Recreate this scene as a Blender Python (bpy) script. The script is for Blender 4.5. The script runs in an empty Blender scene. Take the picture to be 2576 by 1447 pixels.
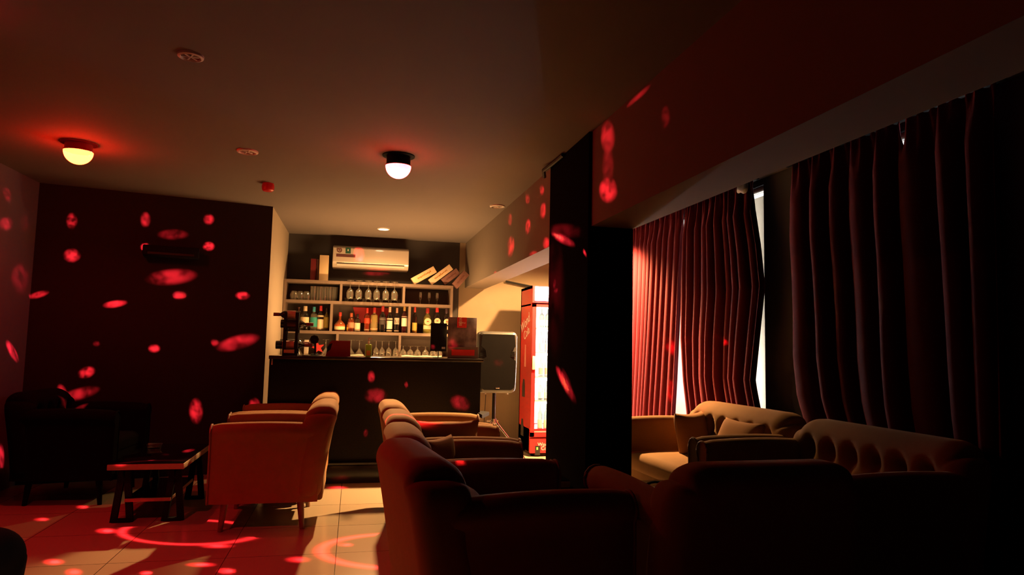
import bpy, bmesh, math, random
from mathutils import Vector, Matrix, Euler, Quaternion
random.seed(7)
C = bpy.context.scene.collection
PI = math.pi
sc = bpy.context.scene

# ------------------------------------------------------------------ camera
FPX, W_, H_ = 1700.0, 2576, 1447
cd = bpy.data.cameras.new('camera'); cam = bpy.data.objects.new('camera', cd); C.objects.link(cam)
cd.sensor_width = 36; cd.lens = 36 * FPX / W_; cd.clip_start = .02; cd.clip_end = 60
yv = Vector((-398, -137, -FPX)).normalized()              # world +Y seen from the camera
zv = Vector((440, 20000, -FPX)); zv = (zv - yv * zv.dot(yv)).normalized()
xv = yv.cross(zv)
ROT = Matrix((xv, yv, zv))                                 # camera -> world
EYE = Vector((0, 0, 1.22))
cam.matrix_world = Matrix.Translation(EYE) @ ROT.to_4x4()
sc.camera = cam

def ray(px, py):
    return (ROT @ Vector((px - W_ / 2, H_ / 2 - py, -FPX))).normalized()
def at(px, py, X=None, Y=None, Z=None, plane=None):
    d = ray(px, py)
    if X is not None: t = (X - EYE.x) / d.x
    elif Y is not None: t = (Y - EYE.y) / d.y
    elif Z is not None: t = (Z - EYE.z) / d.z
    else:
        p0, n = plane; t = (p0 - EYE).dot(n) / d.dot(n)
    return EYE + d * t

# ------------------------------------------------------------------ world, view
sc.view_settings.view_transform = 'Standard'; sc.view_settings.look = 'None'
sc.view_settings.exposure = 0.0; sc.view_settings.gamma = 1
sc.cycles.diffuse_bounces = 1; sc.cycles.transparent_max_bounces = 16
w = bpy.data.worlds.new('world'); sc.world = w; w.use_nodes = True
w.node_tree.nodes['Background'].inputs[0].default_value = (.75, .85, 1, 1)
w.node_tree.nodes['Background'].inputs[1].default_value = 1.5

CEIL = 2.5
XW, XL, YB = 2.92, -2.68, 8.42            # window wall, left wall, back wall
def area(name, loc, rot, sx, sy, energy, col, parent=None, spread=None):
    l = bpy.data.lights.new(name, 'AREA'); l.shape = 'RECTANGLE'; l.size = sx; l.size_y = sy
    l.energy = energy; l.color = col
    if spread: l.spread = spread
    o = bpy.data.objects.new(name, l); C.objects.link(o); o.location = loc; o.rotation_euler = rot; o.parent = parent
    return o
def spot(name, loc, direction, energy, col, size=2.6, blend=1, radius=.04, parent=None, scale=None, up=None):
    l = bpy.data.lights.new(name, 'SPOT'); l.energy = energy; l.color = col
    l.spot_size = size; l.spot_blend = blend; l.shadow_soft_size = radius
    o = bpy.data.objects.new(name, l); C.objects.link(o)
    z = -Vector(direction).normalized()
    x = (up if up else Vector((1, 0, 0)) if abs(z.x) < .9 else Vector((0, 1, 0)))
    x = (x - z * x.dot(z)).normalized(); y = z.cross(x)
    m = Matrix((x, y, z)).transposed().to_4x4()
    if scale: m = m @ Matrix.Diagonal((scale[0], scale[1], 1, 1))
    o.matrix_world = Matrix.Translation(loc) @ m
    if parent:
        o.parent = parent; o.matrix_parent_inverse = Matrix.Translation(parent.location).inverted()
    return o
WARM = (1, .53, .19)
# daylight outside the two windows, behind their blinds
area('daylight', (XW + .45, 5.6, 1.0), (0, PI / 2, 0), .35, 3.0, 120, (1, .94, .86))
area('daylight', (XW + .5, 3.0, 2.2), (0, PI / 2, 0), .5, .9, 12, (.95, .97, 1))
area('daylight', (XW + .45, 4.9, 2.0), (0, PI / 2, 0), .8, 1.6, 22, (1, .92, .8))
# warm work lamp on the worktop behind the bar, shining up and to the shelves
area('work_light', (.45, 7.2, 1.0), (PI * .93, 0, 0), 1.3, .12, 46, WARM)

# ------------------------------------------------------------------ helpers
def link(o, parent=None):
    C.objects.link(o); o.parent = parent; return o
def mesh_obj(name, bm, mat, parent=None, smooth=True, loc=None, angle=None):
    me = bpy.data.meshes.new(name)
    bmesh.ops.recalc_face_normals(bm, faces=bm.faces)
    bm.to_mesh(me); bm.free()
    if smooth:
        me.polygons.foreach_set('use_smooth', [True] * len(me.polygons))
        me.set_sharp_from_angle(angle=angle or math.radians(35))
    me.materials.append(mat)
    o = bpy.data.objects.new(name, me); link(o, parent)
    if loc is not None: o.location = loc
    return o
def tag(o, label, cat, group=None, kind=None):
    o['label'] = label; o['category'] = cat
    if group: o['group'] = group
    if kind: o['kind'] = kind
    return o
def thing(name, label, cat, loc=(0, 0, 0), rz=0, group=None):
    o = bpy.data.objects.new(name, None); link(o); o.empty_display_size = .1
    o.location = loc; o.rotation_euler = (0, 0, rz)
    return tag(o, label, cat, group)
def struct(name, bm, mat, smooth=False):
    o = mesh_obj(name, bm, mat, None, smooth); o['kind'] = 'structure'; return o
def dup(src, loc=None, rz=None, label=None, parent=None, scale=None, group=None):
    c = src.copy(); C.objects.link(c); c.parent = parent
    if parent is not None: c.matrix_parent_inverse = src.matrix_parent_inverse.copy()
    if loc is not None: c.location = loc
    if rz is not None: c.rotation_euler = (0, 0, rz)
    if scale is not None: c.scale = scale if hasattr(scale, '__len__') else (scale,) * 3
    if label: c['label'] = label
    if group: c['group'] = group
    for ch in list(src.children): dup(ch, parent=c)
    return c
def bx(bm, x0, x1, y0, y1, z0, z1, M=None, bev=0):
    r = bmesh.ops.create_cube(bm, size=1)
    m = Matrix.Translation(((x0 + x1) / 2, (y0 + y1) / 2, (z0 + z1) / 2)) @ Matrix.Diagonal((abs(x1 - x0), abs(y1 - y0), abs(z1 - z0), 1))
    bmesh.ops.transform(bm, matrix=(M @ m) if M else m, verts=r['verts'])
    if bev:
        es = list({e for v in r['verts'] for e in v.link_edges})
        bmesh.ops.bevel(bm, geom=es, offset=bev, segments=2, affect='EDGES', profile=.5)
    return bm
def B(): return bmesh.new()
def lathe(bm, prof, seg=20, M=None, a0=0, a1=2 * PI):
    rings = []; full = abs(a1 - a0 - 2 * PI) < 1e-6
    n = seg if full else seg + 1
    for r, z in prof:
        if r < 1e-6 and full: rings.append([bm.verts.new((0, 0, z))]); continue
        rings.append([bm.verts.new((r * math.cos(a0 + (a1 - a0) * k / seg), r * math.sin(a0 + (a1 - a0) * k / seg), z)) for k in range(n)])
    for a, b in zip(rings, rings[1:]):
        for k in range(seg):
            k2 = (k + 1) % n if full else k + 1
            if len(a) == 1 and len(b) == 1: continue
            if len(a) == 1: bm.faces.new((a[0], b[k], b[k2]))
            elif len(b) == 1: bm.faces.new((a[k], b[0], a[k2]))
            else: bm.faces.new((a[k], a[k2], b[k2], b[k]))
    if M: bmesh.ops.transform(bm, matrix=M, verts=[v for r in rings for v in r])
    return bm
def tube(bm, pts, r, seg=10, closed=False, r1=None):
    pts = [Vector(p) for p in pts]; rings = []; n = len(pts)
    up = Vector((0, 0, 1))
    for i, p in enumerate(pts):
        if closed: d = pts[(i + 1) % n] - pts[i - 1]
        else: d = pts[min(i + 1, n - 1)] - pts[max(i - 1, 0)]
        d.normalize()
        u = up if abs(d.z) < .95 else Vector((1, 0, 0))
        a = d.cross(u).normalized(); b = d.cross(a)
        rr = r if r1 is None else r + (r1 - r) * i / (n - 1)
        rings.append([bm.verts.new(p + (a * math.cos(2 * PI * k / seg) + b * math.sin(2 * PI * k / seg)) * rr) for k in range(seg)])
    for i in range(n if closed else n - 1):
        A, Bq = rings[i], rings[(i + 1) % n]
        for k in range(seg): bm.faces.new((A[k], A[(k + 1) % seg], Bq[(k + 1) % seg], Bq[k]))
    if not closed:
        bm.faces.new(rings[0][::-1]); bm.faces.new(rings[-1])
    return bm
def rbox(bm, sx, sy, sz, r, m=(4, 4, 4), k=4, f=None, off=(0, 0, 0)):
    """rounded box, half sizes sx sy sz; f(v)->v deforms it"""
    def coords(s, n):
        rr = min(r, s * .999); e = [rr * math.tan(PI / 4 * j / k) for j in range(k, 0, -1)]
        inn = s - rr
        return [-inn - x for x in e] + [-inn + 2 * inn * j / n for j in range(n + 1)] + [inn + x for x in e[::-1]]
    s = (sx, sy, sz); cs = [coords(s[i], m[i]) for i in range(3)]
    nv = []
    for ax in range(3):
        a, b = [(1, 2), (2, 0), (0, 1)][ax]
        for sg in (-1, 1):
            grid = []
            for u in cs[a]:
                row = []
                for v in cs[b]:
                    p = [0, 0, 0]; p[ax] = sg * s[ax]; p[a] = u; p[b] = v
                    q = Vector([max(-(s[i] - min(r, s[i] * .999)), min(s[i] - min(r, s[i] * .999), p[i])) for i in range(3)])
                    d = Vector(p) - q
                    P = q + d.normalized() * r if d.length > 1e-9 else Vector(p)
                    if abs(d.length) > 1e-9 and r > min(s): P = Vector([max(-s[i], min(s[i], P[i])) for i in range(3)])
                    row.append(bm.verts.new(P))
                grid.append(row)
            for i in range(len(grid) - 1):
                for j in range(len(grid[0]) - 1):
                    bm.faces.new((grid[i][j], grid[i + 1][j], grid[i + 1][j + 1], grid[i][j + 1]))
            nv += [v for rw in grid for v in rw]
    bmesh.ops.remove_doubles(bm, verts=nv, dist=1e-5)
    nv = [v for v in nv if v.is_valid]
    for v in nv:
        if f: v.co = f(v.co.copy())
        v.co += Vector(off)
    return bm
def extr(bm, pts, axis, a, b, f=None):
    """extrude a closed 2-D outline along axis 'x','y' or 'z' between a and b"""
    def P(u, v, t): return {'x': (t, u, v), 'y': (u, t, v), 'z': (u, v, t)}[axis]
    A = [bm.verts.new(P(u, v, a)) for u, v in pts]; Bv = [bm.verts.new(P(u, v, b)) for u, v in pts]
    n = len(pts)
    for i in range(n): bm.faces.new((A[i], A[(i + 1) % n], Bv[(i + 1) % n], Bv[i]))
    bm.faces.new(A[::-1]); bm.faces.new(Bv)
    return bm

def text_mesh(fc, name, parent, loc, rot):
    tmp = bpy.data.objects.new('tmp', fc); C.objects.link(tmp)
    me = bpy.data.meshes.new_from_object(tmp); me.name = name
    bpy.data.objects.remove(tmp); bpy.data.curves.remove(fc)
    o = bpy.data.objects.new(name, me); link(o, parent); o.location = loc; o.rotation_euler = rot; return o

# ------------------------------------------------------------------ materials
def mat(name, col, rough=.6, metal=0, sheen=0, spec=.5, noise=0, nscale=8, emit=None, es=0, bump=0, bscale=60, coat=0, sheencol=None):
    m = bpy.data.materials.new(name); m.use_nodes = True; nt = m.node_tree
    p = nt.nodes['Principled BSDF']
    p.inputs['Base Color'].default_value = (*col, 1); p.inputs['Roughness'].default_value = rough
    p.inputs['Metallic'].default_value = metal; p.inputs['Specular IOR Level'].default_value = spec
    if coat: p.inputs['Coat Weight'].default_value = coat; p.inputs['Coat Roughness'].default_value = .08
    if sheen:
        p.inputs['Sheen Weight'].default_value = sheen; p.inputs['Sheen Roughness'].default_value = .4
        p.inputs['Sheen Tint'].default_value = (*(sheencol or col), 1)
    if emit: p.inputs['Emission Color'].default_value = (*emit, 1); p.inputs['Emission Strength'].default_value = es
    tc = nt.nodes.new('ShaderNodeTexCoord')
    if noise:
        n = nt.nodes.new('ShaderNodeTexNoise'); n.inputs['Scale'].default_value = nscale; n.inputs['Detail'].default_value = 5
        nt.links.new(tc.outputs['Object'], n.inputs['Vector'])
        mr = nt.nodes.new('ShaderNodeMapRange'); mr.inputs[3].default_value = 1 - noise; mr.inputs[4].default_value = 1 + noise
        nt.links.new(n.outputs[0], mr.inputs[0])
        mx = nt.nodes.new('ShaderNodeVectorMath'); mx.operation = 'SCALE'; mx.inputs[0].default_value = col
        nt.links.new(mr.outputs[0], mx.inputs['Scale']); nt.links.new(mx.outputs[0], p.inputs['Base Color'])
    if bump:
        n2 = nt.nodes.new('ShaderNodeTexNoise'); n2.inputs['Scale'].default_value = bscale; n2.inputs['Detail'].default_value = 4
        nt.links.new(tc.outputs['Object'], n2.inputs['Vector'])
        b = nt.nodes.new('ShaderNodeBump'); b.inputs['Strength'].default_value = bump; b.inputs['Distance'].default_value = .002
        nt.links.new(n2.outputs[0], b.inputs['Height']); nt.links.new(b.outputs[0], p.inputs['Normal'])
    return m
def glassy(name, tint=(1, 1, 1), refl=.5, body=None, bodyf=.0):
    """thin glass: see-through with mirror-like fresnel glints, optionally a tinted body"""
    m = bpy.data.materials.new(name); m.use_nodes = True; nt = m.node_tree; nt.nodes.clear()
    o = nt.nodes.new('ShaderNodeOutputMaterial'); mx = nt.nodes.new('ShaderNodeMixShader')
    t = nt.nodes.new('ShaderNodeBsdfTransparent'); t.inputs[0].default_value = (*tint, 1)
    g = nt.nodes.new('ShaderNodeBsdfGlossy'); g.inputs['Roughness'].default_value = .06
    lw = nt.nodes.new('ShaderNodeLayerWeight'); lw.inputs[0].default_value = refl
    nt.links.new(lw.outputs['Facing'], mx.inputs[0])
    src = t
    if body:
        d = nt.nodes.new('ShaderNodeBsdfDiffuse'); d.inputs[0].default_value = (*body, 1)
        m2 = nt.nodes.new('ShaderNodeMixShader'); m2.inputs[0].default_value = bodyf
        nt.links.new(t.outputs[0], m2.inputs[1]); nt.links.new(d.outputs[0], m2.inputs[2]); src = m2
    nt.links.new(src.outputs[0], mx.inputs[1]); nt.links.new(g.outputs[0], mx.inputs[2])
    nt.links.new(mx.outputs[0], o.inputs[0])
    return m
M = {}
M['ceil'] = mat('ceiling_paint', (.17, .14, .13), .9, noise=.05, nscale=3)
M['wall_dark'] = mat('dark_wall_paint', (.06, .052, .05), .8, noise=.1, nscale=4)
M['wall_black'] = mat('black_wall_paint', (.018, .013, .014), .7, spec=.25, noise=.1)
M['wall_grey'] = mat('grey_wall_paint', (.13, .11, .16), .85, noise=.06)
M['wall_tan'] = mat('lit_wall_tone', (.36, .27, .18), .85, noise=.05)
M['wall_cream'] = mat('cream_wall_paint', (.44, .37, .28), .85, noise=.05)
M['beam'] = mat('beam_paint', (.20, .16, .13), .85, noise=.05)
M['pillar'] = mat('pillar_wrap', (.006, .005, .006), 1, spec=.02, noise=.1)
M['wall_win'] = mat('window_wall_paint', (.11, .10, .12), .85, noise=.08)
M['velvet'] = mat('velvet_upholstery', (.25, .13, .05), .85, spec=.1, sheen=.2, sheencol=(.9, .6, .4), noise=.12, nscale=14, bump=.35, bscale=300)
M['piping'] = mat('upholstery_piping', (.20, .11, .06), .7, sheen=.3)
M['button'] = mat('upholstery_button', (.22, .12, .06), .6)
M['cushion'] = mat('cushion_velvet', (.28, .14, .065), .85, spec=.1, sheen=.2, noise=.1, bump=.3, bscale=250)
M['wood_leg'] = mat('wooden_leg', (.22, .10, .05), .45, noise=.3, nscale=30)
M['curtain'] = mat('red_velvet_curtain', (.085, .005, .011), .8, spec=.1, sheen=.30, sheencol=(.9, .13, .15), bump=.3, bscale=90)
M['black'] = mat('black_lacquer', (.006, .006, .007), .25, spec=.5, noise=.1)
M['blackmat'] = mat('matt_black', (.007, .007, .007), .8, spec=.15)
M['blackglass'] = mat('black_glass', (.004, .004, .005), .06, spec=.6)
M['edge'] = mat('pale_wood_edge', (.42, .30, .2), .5, noise=.15, nscale=30)
M['barfront'] = mat('bar_front_panel', (.008, .007, .007), .3, spec=.12, noise=.9, nscale=90)
M['bartop'] = mat('bar_top', (.02, .018, .018), .15, spec=.6)
M['shelf'] = mat('shelf_board', (.20, .14, .105), .6, noise=.1, nscale=20)
M['shelfback'] = mat('shelf_back', (.10, .07, .055), .8)
M['worktop'] = mat('pale_worktop', (.6, .5, .36), .3)
M['white'] = mat('white_plastic', (.62, .54, .46), .3, coat=1)
M['whitemat'] = mat('white_trim', (.7, .66, .6), .5)
M['slot'] = mat('dark_slot', (.02, .015, .012), .7)
M['glass'] = glassy('clear_glass', (.96, .96, .94), .4, (.8, .75, .65), .045)
M['pane'] = glassy('window_glass', (.97, .98, .98), .12)
M['chrome'] = mat('chrome', (.7, .7, .72), .18, metal=1)
M['trimring'] = mat('downlight_trim', (.85, .8, .78), .4)
M['reflector'] = mat('downlight_reflector', (.6, .5, .5), .15, metal=.9)
M['lit'] = mat('lit_lens', (1, 1, 1), .5, emit=(1, .8, .5), es=22)
M['red_alarm'] = mat('red_alarm', (.55, .02, .03), .35)
M['red'] = mat('fridge_red', (.50, .012, .018), .35, noise=.06)
M['red_dark'] = mat('dark_red_print', (.16, .01, .015), .5, noise=.2)
M['paper'] = mat('cream_card', (.72, .52, .30), .7, noise=.05)
M['paper2'] = mat('tan_card', (.70, .50, .33), .7, noise=.08)
M['brownbox'] = mat('brown_card', (.20, .09, .075), .7, noise=.25, nscale=40)
M['ink'] = mat('brown_ink', (.40, .18, .04), .7)
M['inkdark'] = mat('dark_print', (.13, .04, .04), .6)
M['green'] = mat('green_sticker', (.02, .10, .06), .5)
M['white_print'] = mat('white_print', (.8, .75, .7), .6)
M['redpaint'] = mat('bright_red', (.55, .02, .02), .5)
M['cable'] = mat('black_cable', (.01, .01, .01), .5)
M['tissue'] = mat('pale_paper', (.45, .42, .40), .8)

def floor_mat():
    m = mat('glossy_floor_tiles', (.50, .40, .28), .16, spec=.5); nt = m.node_tree; p = nt.nodes['Principled BSDF']
    geo = nt.nodes.new('ShaderNodeNewGeometry'); mp = nt.nodes.new('ShaderNodeMapping')
    mp.inputs['Location'].default_value = (.05 / .6, -4.15 / .6 + 20, 0); mp.inputs['Scale'].default_value = (1 / .6, 1 / .6, 1)
    br = nt.nodes.new('ShaderNodeTexBrick'); br.offset = 0; br.inputs['Scale'].default_value = 1
    br.inputs['Brick Width'].default_value = 1; br.inputs['Row Height'].default_value = 1
    br.inputs['Mortar Size'].default_value = .004; br.inputs['Mortar Smooth'].default_value = .1
    br.inputs['Color1'].default_value = (.52, .42, .30, 1); br.inputs['Color2'].default_value = (.47, .37, .26, 1)
    br.inputs['Mortar'].default_value = (.10, .07, .05, 1)
    nt.links.new(geo.outputs['Position'], mp.inputs[0]); nt.links.new(mp.outputs[0], br.inputs[0])
    nt.links.new(br.outputs[0], p.inputs['Base Color'])
    return m
M['floor'] = floor_mat()
def blind_mat():
    m = bpy.data.materials.new('translucent_blind'); m.use_nodes = True; nt = m.node_tree; nt.nodes.clear()
    o = nt.nodes.new('ShaderNodeOutputMaterial'); mx = nt.nodes.new('ShaderNodeMixShader'); mx.inputs[0].default_value = .55
    a = nt.nodes.new('ShaderNodeBsdfDiffuse'); a.inputs[0].default_value = (.7, .62, .52, 1)
    b = nt.nodes.new('ShaderNodeBsdfTranslucent'); b.inputs[0].default_value = (.8, .74, .66, 1)
    nt.links.new(a.outputs[0], mx.inputs[1]); nt.links.new(b.outputs[0], mx.inputs[2]); nt.links.new(mx.outputs[0], o.inputs[0])
    return m
M['blind'] = blind_mat()

# ------------------------------------------------------------------ room shell
LWa = at(100, 460, Z=CEIL); LWb = at(687, 520, Z=CEIL); LWa.z = LWb.z = 0       # dark left-rear wall, slightly angled
XN = LWb.x                                                                     # niche left side
def wall(name, p, q, z0, z1, m, th=.12, side=1):
    p, q = Vector(p[:2]), Vector(q[:2]); d = (q - p).normalized(); n = Vector((-d.y, d.x)) * side * th
    b = B(); pts = [p, q, q + n, p + n]
    extr(b, [(v.x, v.y) for v in pts], 'z', z0, z1); return struct(name, b, m)
YF = -1.6
b = B(); bx(b, XL - .3, XW + .3, YF - .2, YB + .3, -.1, 0); struct('floor', b, M['floor'])
b = B(); bx(b, XL - .3, XW + .3, YF - .2, YB + .3, CEIL, CEIL + .1); struct('ceiling', b, M['ceil'])
wall('wall_back', (XN - .12, YB), (XW + .2, YB), 0, CEIL, M['wall_dark'], side=1)
wall('wall_left_rear', LWa, LWb, 0, CEIL, M['wall_black'], th=.12, side=1)
wall('wall_niche', (XN, LWb.y + .002), (XN, YB), 0, CEIL, M['wall_cream'], th=.10, side=1)
wall('wall_left', (LWa.x, YF), (LWa.x, LWa.y + .1), 0, CEIL, M['wall_grey'], side=1)
wall('wall_front', (XL - .3, YF), (XW + .3, YF), 0, CEIL, M['wall_black'], side=-1)
# back wall right of the bar: thin skin, coloured lighter to carry the aisle light
BX0, BX1, BZ = 1.335, 1.60, 1.93
b = B(); bx(b, 1.26, XW, YB - .012, YB, 0, CEIL); struct('wall_back_side', b, M['wall_tan'])
# window wall with two openings
W1, W2, WS, WT = (at(1927, 800, X=XW + .01).y, 8.15), (2.55, 3.5), .35, 2.47
b = B()
ys = [YF, W2[0], W2[1], W1[0], W1[1], YB + .12]
for y0, y1 in ((ys[0], ys[1]), (ys[2], ys[3]), (ys[4], ys[5])): bx(b, XW, XW + .16, y0, y1, 0, CEIL)
for y0, y1 in (W1, W2): bx(b, XW, XW + .16, y0, y1, 0, WS); bx(b, XW, XW + .16, y0, y1, WT, CEIL)
struct('wall_right', b, M['wall_win'])
for i, (y0, y1) in enumerate((W1, W2)):
    b = B()
    for a in (y0, y1 - .05, (y0 + y1) / 2 - .025): bx(b, XW + .06, XW + .11, a, a + .05, WS, WT)
    for z in (WS, WT - .05): bx(b, XW + .061, XW + .109, y0, y1, z, z + .05)
    o = struct('window_%d' % (i + 1), b, M['whitemat'])
    b = B(); bx(b, XW + .082, XW + .088, y0 + .02, y1 - .02, WS + .02, WT - .02); g = mesh_obj('pane', b, M['pane'], o, False)
    t = thing('roller_blind', ['cream roller blind glowing with daylight behind the red curtains' , 'roller blind behind the dark right-hand curtain'][i], 'blind', (XW + .03, (y0 + y1) / 2, WT))
    b = B(); bx(b, 0, .004, y0 - (y0 + y1) / 2 + .01, y1 - (y0 + y1) / 2 - .005, WS - WT, -.09); mesh_obj('blind_sheet', b, M['blind'], t, False)
    b = B(); tube(b, [(.0, y0 - (y0 + y1) / 2 + .01, -.035), (.0, y1 - (y0 + y1) / 2 - .01, -.035)], .022, 12); mesh_obj('roller', b, M['white'], t)
# long dropped beam beside the windows, and its pillar
b = B(); bx(b, BX0, BX1, YF, YB, BZ, CEIL); struct('trim_1', b, M['beam'])
bpy.data.objects['trim_1']['label'] = 'long dropped ceiling beam'
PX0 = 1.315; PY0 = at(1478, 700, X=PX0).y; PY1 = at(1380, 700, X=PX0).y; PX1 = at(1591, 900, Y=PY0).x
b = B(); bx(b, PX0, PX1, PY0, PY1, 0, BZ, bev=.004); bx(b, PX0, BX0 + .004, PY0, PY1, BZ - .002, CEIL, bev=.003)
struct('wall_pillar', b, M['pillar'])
tg = B(); tube(tg, [(PX0 - .03, PY1 + .05, CEIL - .07), (PX0 - .05, PY1 + .0, CEIL - .035), (PX0 - .02, PY1 - .12, CEIL - .016), (PX0 - .016, PY1 - .35, CEIL - .016)], .014, 8)
tag(mesh_obj('bundled_cable', tg, M['cable']), 'black bundled cable curling out at the top of the dark pillar', 'cable')


# ------------------------------------------------------------------ armchairs
def armchair(Wd, label, group):
    t = thing('armchair', label, 'armchair', group=group)
    hy = Wd / 2; AT = .11
    # body / seat frame
    b = B(); rbox(b, .33, hy - .07, .10, .02, (3, 3, 2), 2, off=(.0, 0, .275)); mesh_obj('seat_frame', b, M['velvet'], t)
    def puff(v):
        u = max(0, 1 - (v.x / .31) ** 4) * max(0, 1 - (v.y / (hy - .1)) ** 4)
        if v.z > 0: v.z += .025 * u
        return v
    b = B(); rbox(b, .27, hy - AT - .004, .055, .045, (8, 8, 2), 4, puff, off=(.075, 0, .40)); mesh_obj('seat_cushion', b, M['velvet'], t)
    # arms: side panel with an outward rolled top
    for s in (-1, 1):
        pts = [(-.045, .18), (.045, .18), (.045, .50)]
        for k in range(11):
            a = -.35 + (PI + .35 + .75) * k / 10
            pts.append((-.012 * 0 + .058 * math.cos(a) - .005, .622 + .058 * math.sin(a)))
        pts.append((-.05, .52))
        yy = lambda u: s * (hy - .058 - (u if True else u))
        b = B()
        sec = [(yy(u), v) for u, v in pts]
        nst = 12; rings = []
        for i in range(nst + 1):
            f = i / nst; x = -.30 + .67 * f
            e = 0
            if f > .9: e = ((f - .9) / .1) ** 2
            if f < .04: e = .6 * (1 - f / .04)
            ring = []
            cy = s * (hy - .058)
            for (y, z) in sec:
                zz = z + .012 * math.sin(PI * f) * (1 if z > .5 else 0)
                ring.append(b.verts.new((x, cy + (y - cy) * (1 - .22 * e), .18 + (zz - .18) * (1 - .018 * e))))
            rings.append(ring)
        n = len(sec)
        for r0, r1 in zip(rings, rings[1:]):
            for k in range(n): b.faces.new((r0[k], r0[(k + 1) % n], r1[(k + 1) % n], r1[k]))
        b.faces.new(rings[0][::-1]); b.faces.new(rings[-1])
        arm = mesh_obj('armrest', b, M['velvet'], t)
        b = B(); loop = [(rings_x, y * .985 + s * (hy - .058) * .015, z) for rings_x, y, z in [(.37, s * (hy - .058) + (yy_ - s * (hy - .058)) * .93, .18 + (z_ - .18) * .99) for yy_, z_ in sec]]
        tube(b, loop, .006, 6, closed=True); mesh_obj('piping', b, M['piping'], arm)
    # back: leaning, tufted, strongly rounded top corners
    bh, bw, th = .31, hy, .085
    btn = []
    nb = max(4, round(Wd / .17))
    for row, z in enumerate((.165, .0)):
        for k in range(nb - row):
            btn.append(((k - (nb - 1 - row) / 2) * (bw * 1.62 / nb), z))
    def back(v):
        y, z = v.y, v.z
        zt = max(0, (z + bh) / (2 * bh))
        # corner rounding in the frontal outline
        R = .15
        if z > bh - R and abs(y) > bw - R:
            dy, dz = abs(y) - (bw - R), z - (bh - R)
            l = math.hypot(dy, dz); m_ = max(dy, dz)
            if l > 1e-6:
                k_ = m_ / l
                y = math.copysign(bw - R + dy * k_, y); z = bh - R + dz * k_
        x = v.x
        if x > 0:
            x += .035 * math.exp(-((zt - .86) / .16) ** 2) + .02 * math.exp(-((zt - .45) / .25) ** 2)
            for by, bz in btn:
                d2 = ((y - by) / .034) ** 2 + ((z - bz) / .040) ** 2
                x -= .068 * math.exp(-d2)
                if bz > .1 and z < bz: x -= .016 * math.exp(-((y - by) / .014) ** 2) * max(0, 1 - (bz - z) / .2)
                elif bz > .1: x -= .012 * math.exp(-((y - by) / .016) ** 2) * max(0, 1 - (z - bz) / .08)
        x -= .10 * zt ** 1.3 - .055
        return Vector((x, y, z))
    b = B(); rbox(b, th, bw, bh, .075, (1, int(64 * Wd), 26), 5, back, off=(-.285, 0, .18 + bh))
    bk = mesh_obj('backrest', b, M['velvet'], t, angle=math.radians(60))
    proto = None
    for by, bz in btn:
        zt = (bz + bh) / (2 * bh)
        x = th + .035 * math.exp(-((zt - .86) / .16) ** 2) + .02 * math.exp(-((zt - .45) / .25) ** 2) - .066 - (.10 * zt ** 1.3 - .055) - .285
        if proto is None:
            b = B(); lathe(b, [(0, .006), (.007, .005), (.011, 0), (.009, -.004)], 10, Matrix.Rotation(PI / 2, 4, 'Y'))
            proto = mesh_obj('button', b, M['button'], t, loc=(x, by, .18 + bh + bz))
        else: dup(proto, loc=(x, by, .18 + bh + bz), parent=t)
    for sx in (-1, 1):
        for sy in (-1, 1):
            b = B(); xl = .27 if sx > 0 else -.19; tube(b, [(xl, sy * (hy - .07), .19), (xl + sx * .02, sy * (hy - .06), 0)], .024, 12, r1=.015)
            mesh_obj('leg', b, M['wood_leg'], t)
    return t
Z0 = .807
def put(o, x, y, rz, s=1): o.location = (x, y, 0); o.rotation_euler = (0, 0, math.radians(rz)); o.scale = (s,) * 3; return o
G1 = 'tan velvet armchairs around the low tables'
A1 = armchair(.73, 'tan armchair facing right, farthest of the row beside the bar front', G1); put(A1, .60, 4.965, 0)
def chair(x, y, rz, label, s=1, src=None, group=None): o = dup(src or A1, label=label, group=group); return put(o, x, y, rz, s)
chair(.60, 4.22, 0, 'tan armchair facing right, second from the bar, red arc of light on its arm')
chair(.575, 3.475, 0, 'tan armchair facing right, third from the bar, small brown cushion in its corner')
chair(.56, 2.60, 7, 'large dark armchair facing right in the foreground centre, nearest of its row', 1.05)
chair(-.49, 5.01, 180, 'tan armchair facing left, whole red side panel and legs in view')
chair(-.50, 5.755, 180, 'tan armchair facing left with yellow-lit back, right in front of the bar')
chair(1.385, 2.45, 91, 'black silhouetted armchair with its back to the camera, right of the pillar', 1.05)
K0 = chair(-1.10, 1.50, 180, 'armchair blackened as a silhouette, only its rounded top corner showing at bottom left')
K1 = chair(-2.02, 5.90, -4, 'leather armchair blackened as if in deep shadow behind the left low table')
def recolour(o, m):
    for ch in o.children:
        if ch.type == 'MESH' and ch.name.split('.')[0] in ('seat_frame', 'seat_cushion', 'armrest', 'backrest', 'piping', 'leg', 'button'):
            ch.data = ch.data.copy(); ch.data.materials[0] = m
        recolour(ch, m)
BL = mat('shade_black_leather', (.006, .005, .005), .9, spec=.05, noise=.2)
recolour(K1, BL); recolour(K0, BL)  # shade put into the colour: every part blackened, legs and piping too
G2 = 'wide tufted love seats under the curtains'
S1 = armchair(1.10, 'wide tufted tan love seat under the lit red curtains, two cushions on it', G2); put(S1, 2.30, 4.17, 183, 1.05)
S1.name = 'love_seat'; S1['category'] = 'sofa'
S2 = chair(2.31, 2.97, 181, 'wide tufted love seat in half shadow under the dark right-hand curtain', 1.05, src=S1)

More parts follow.
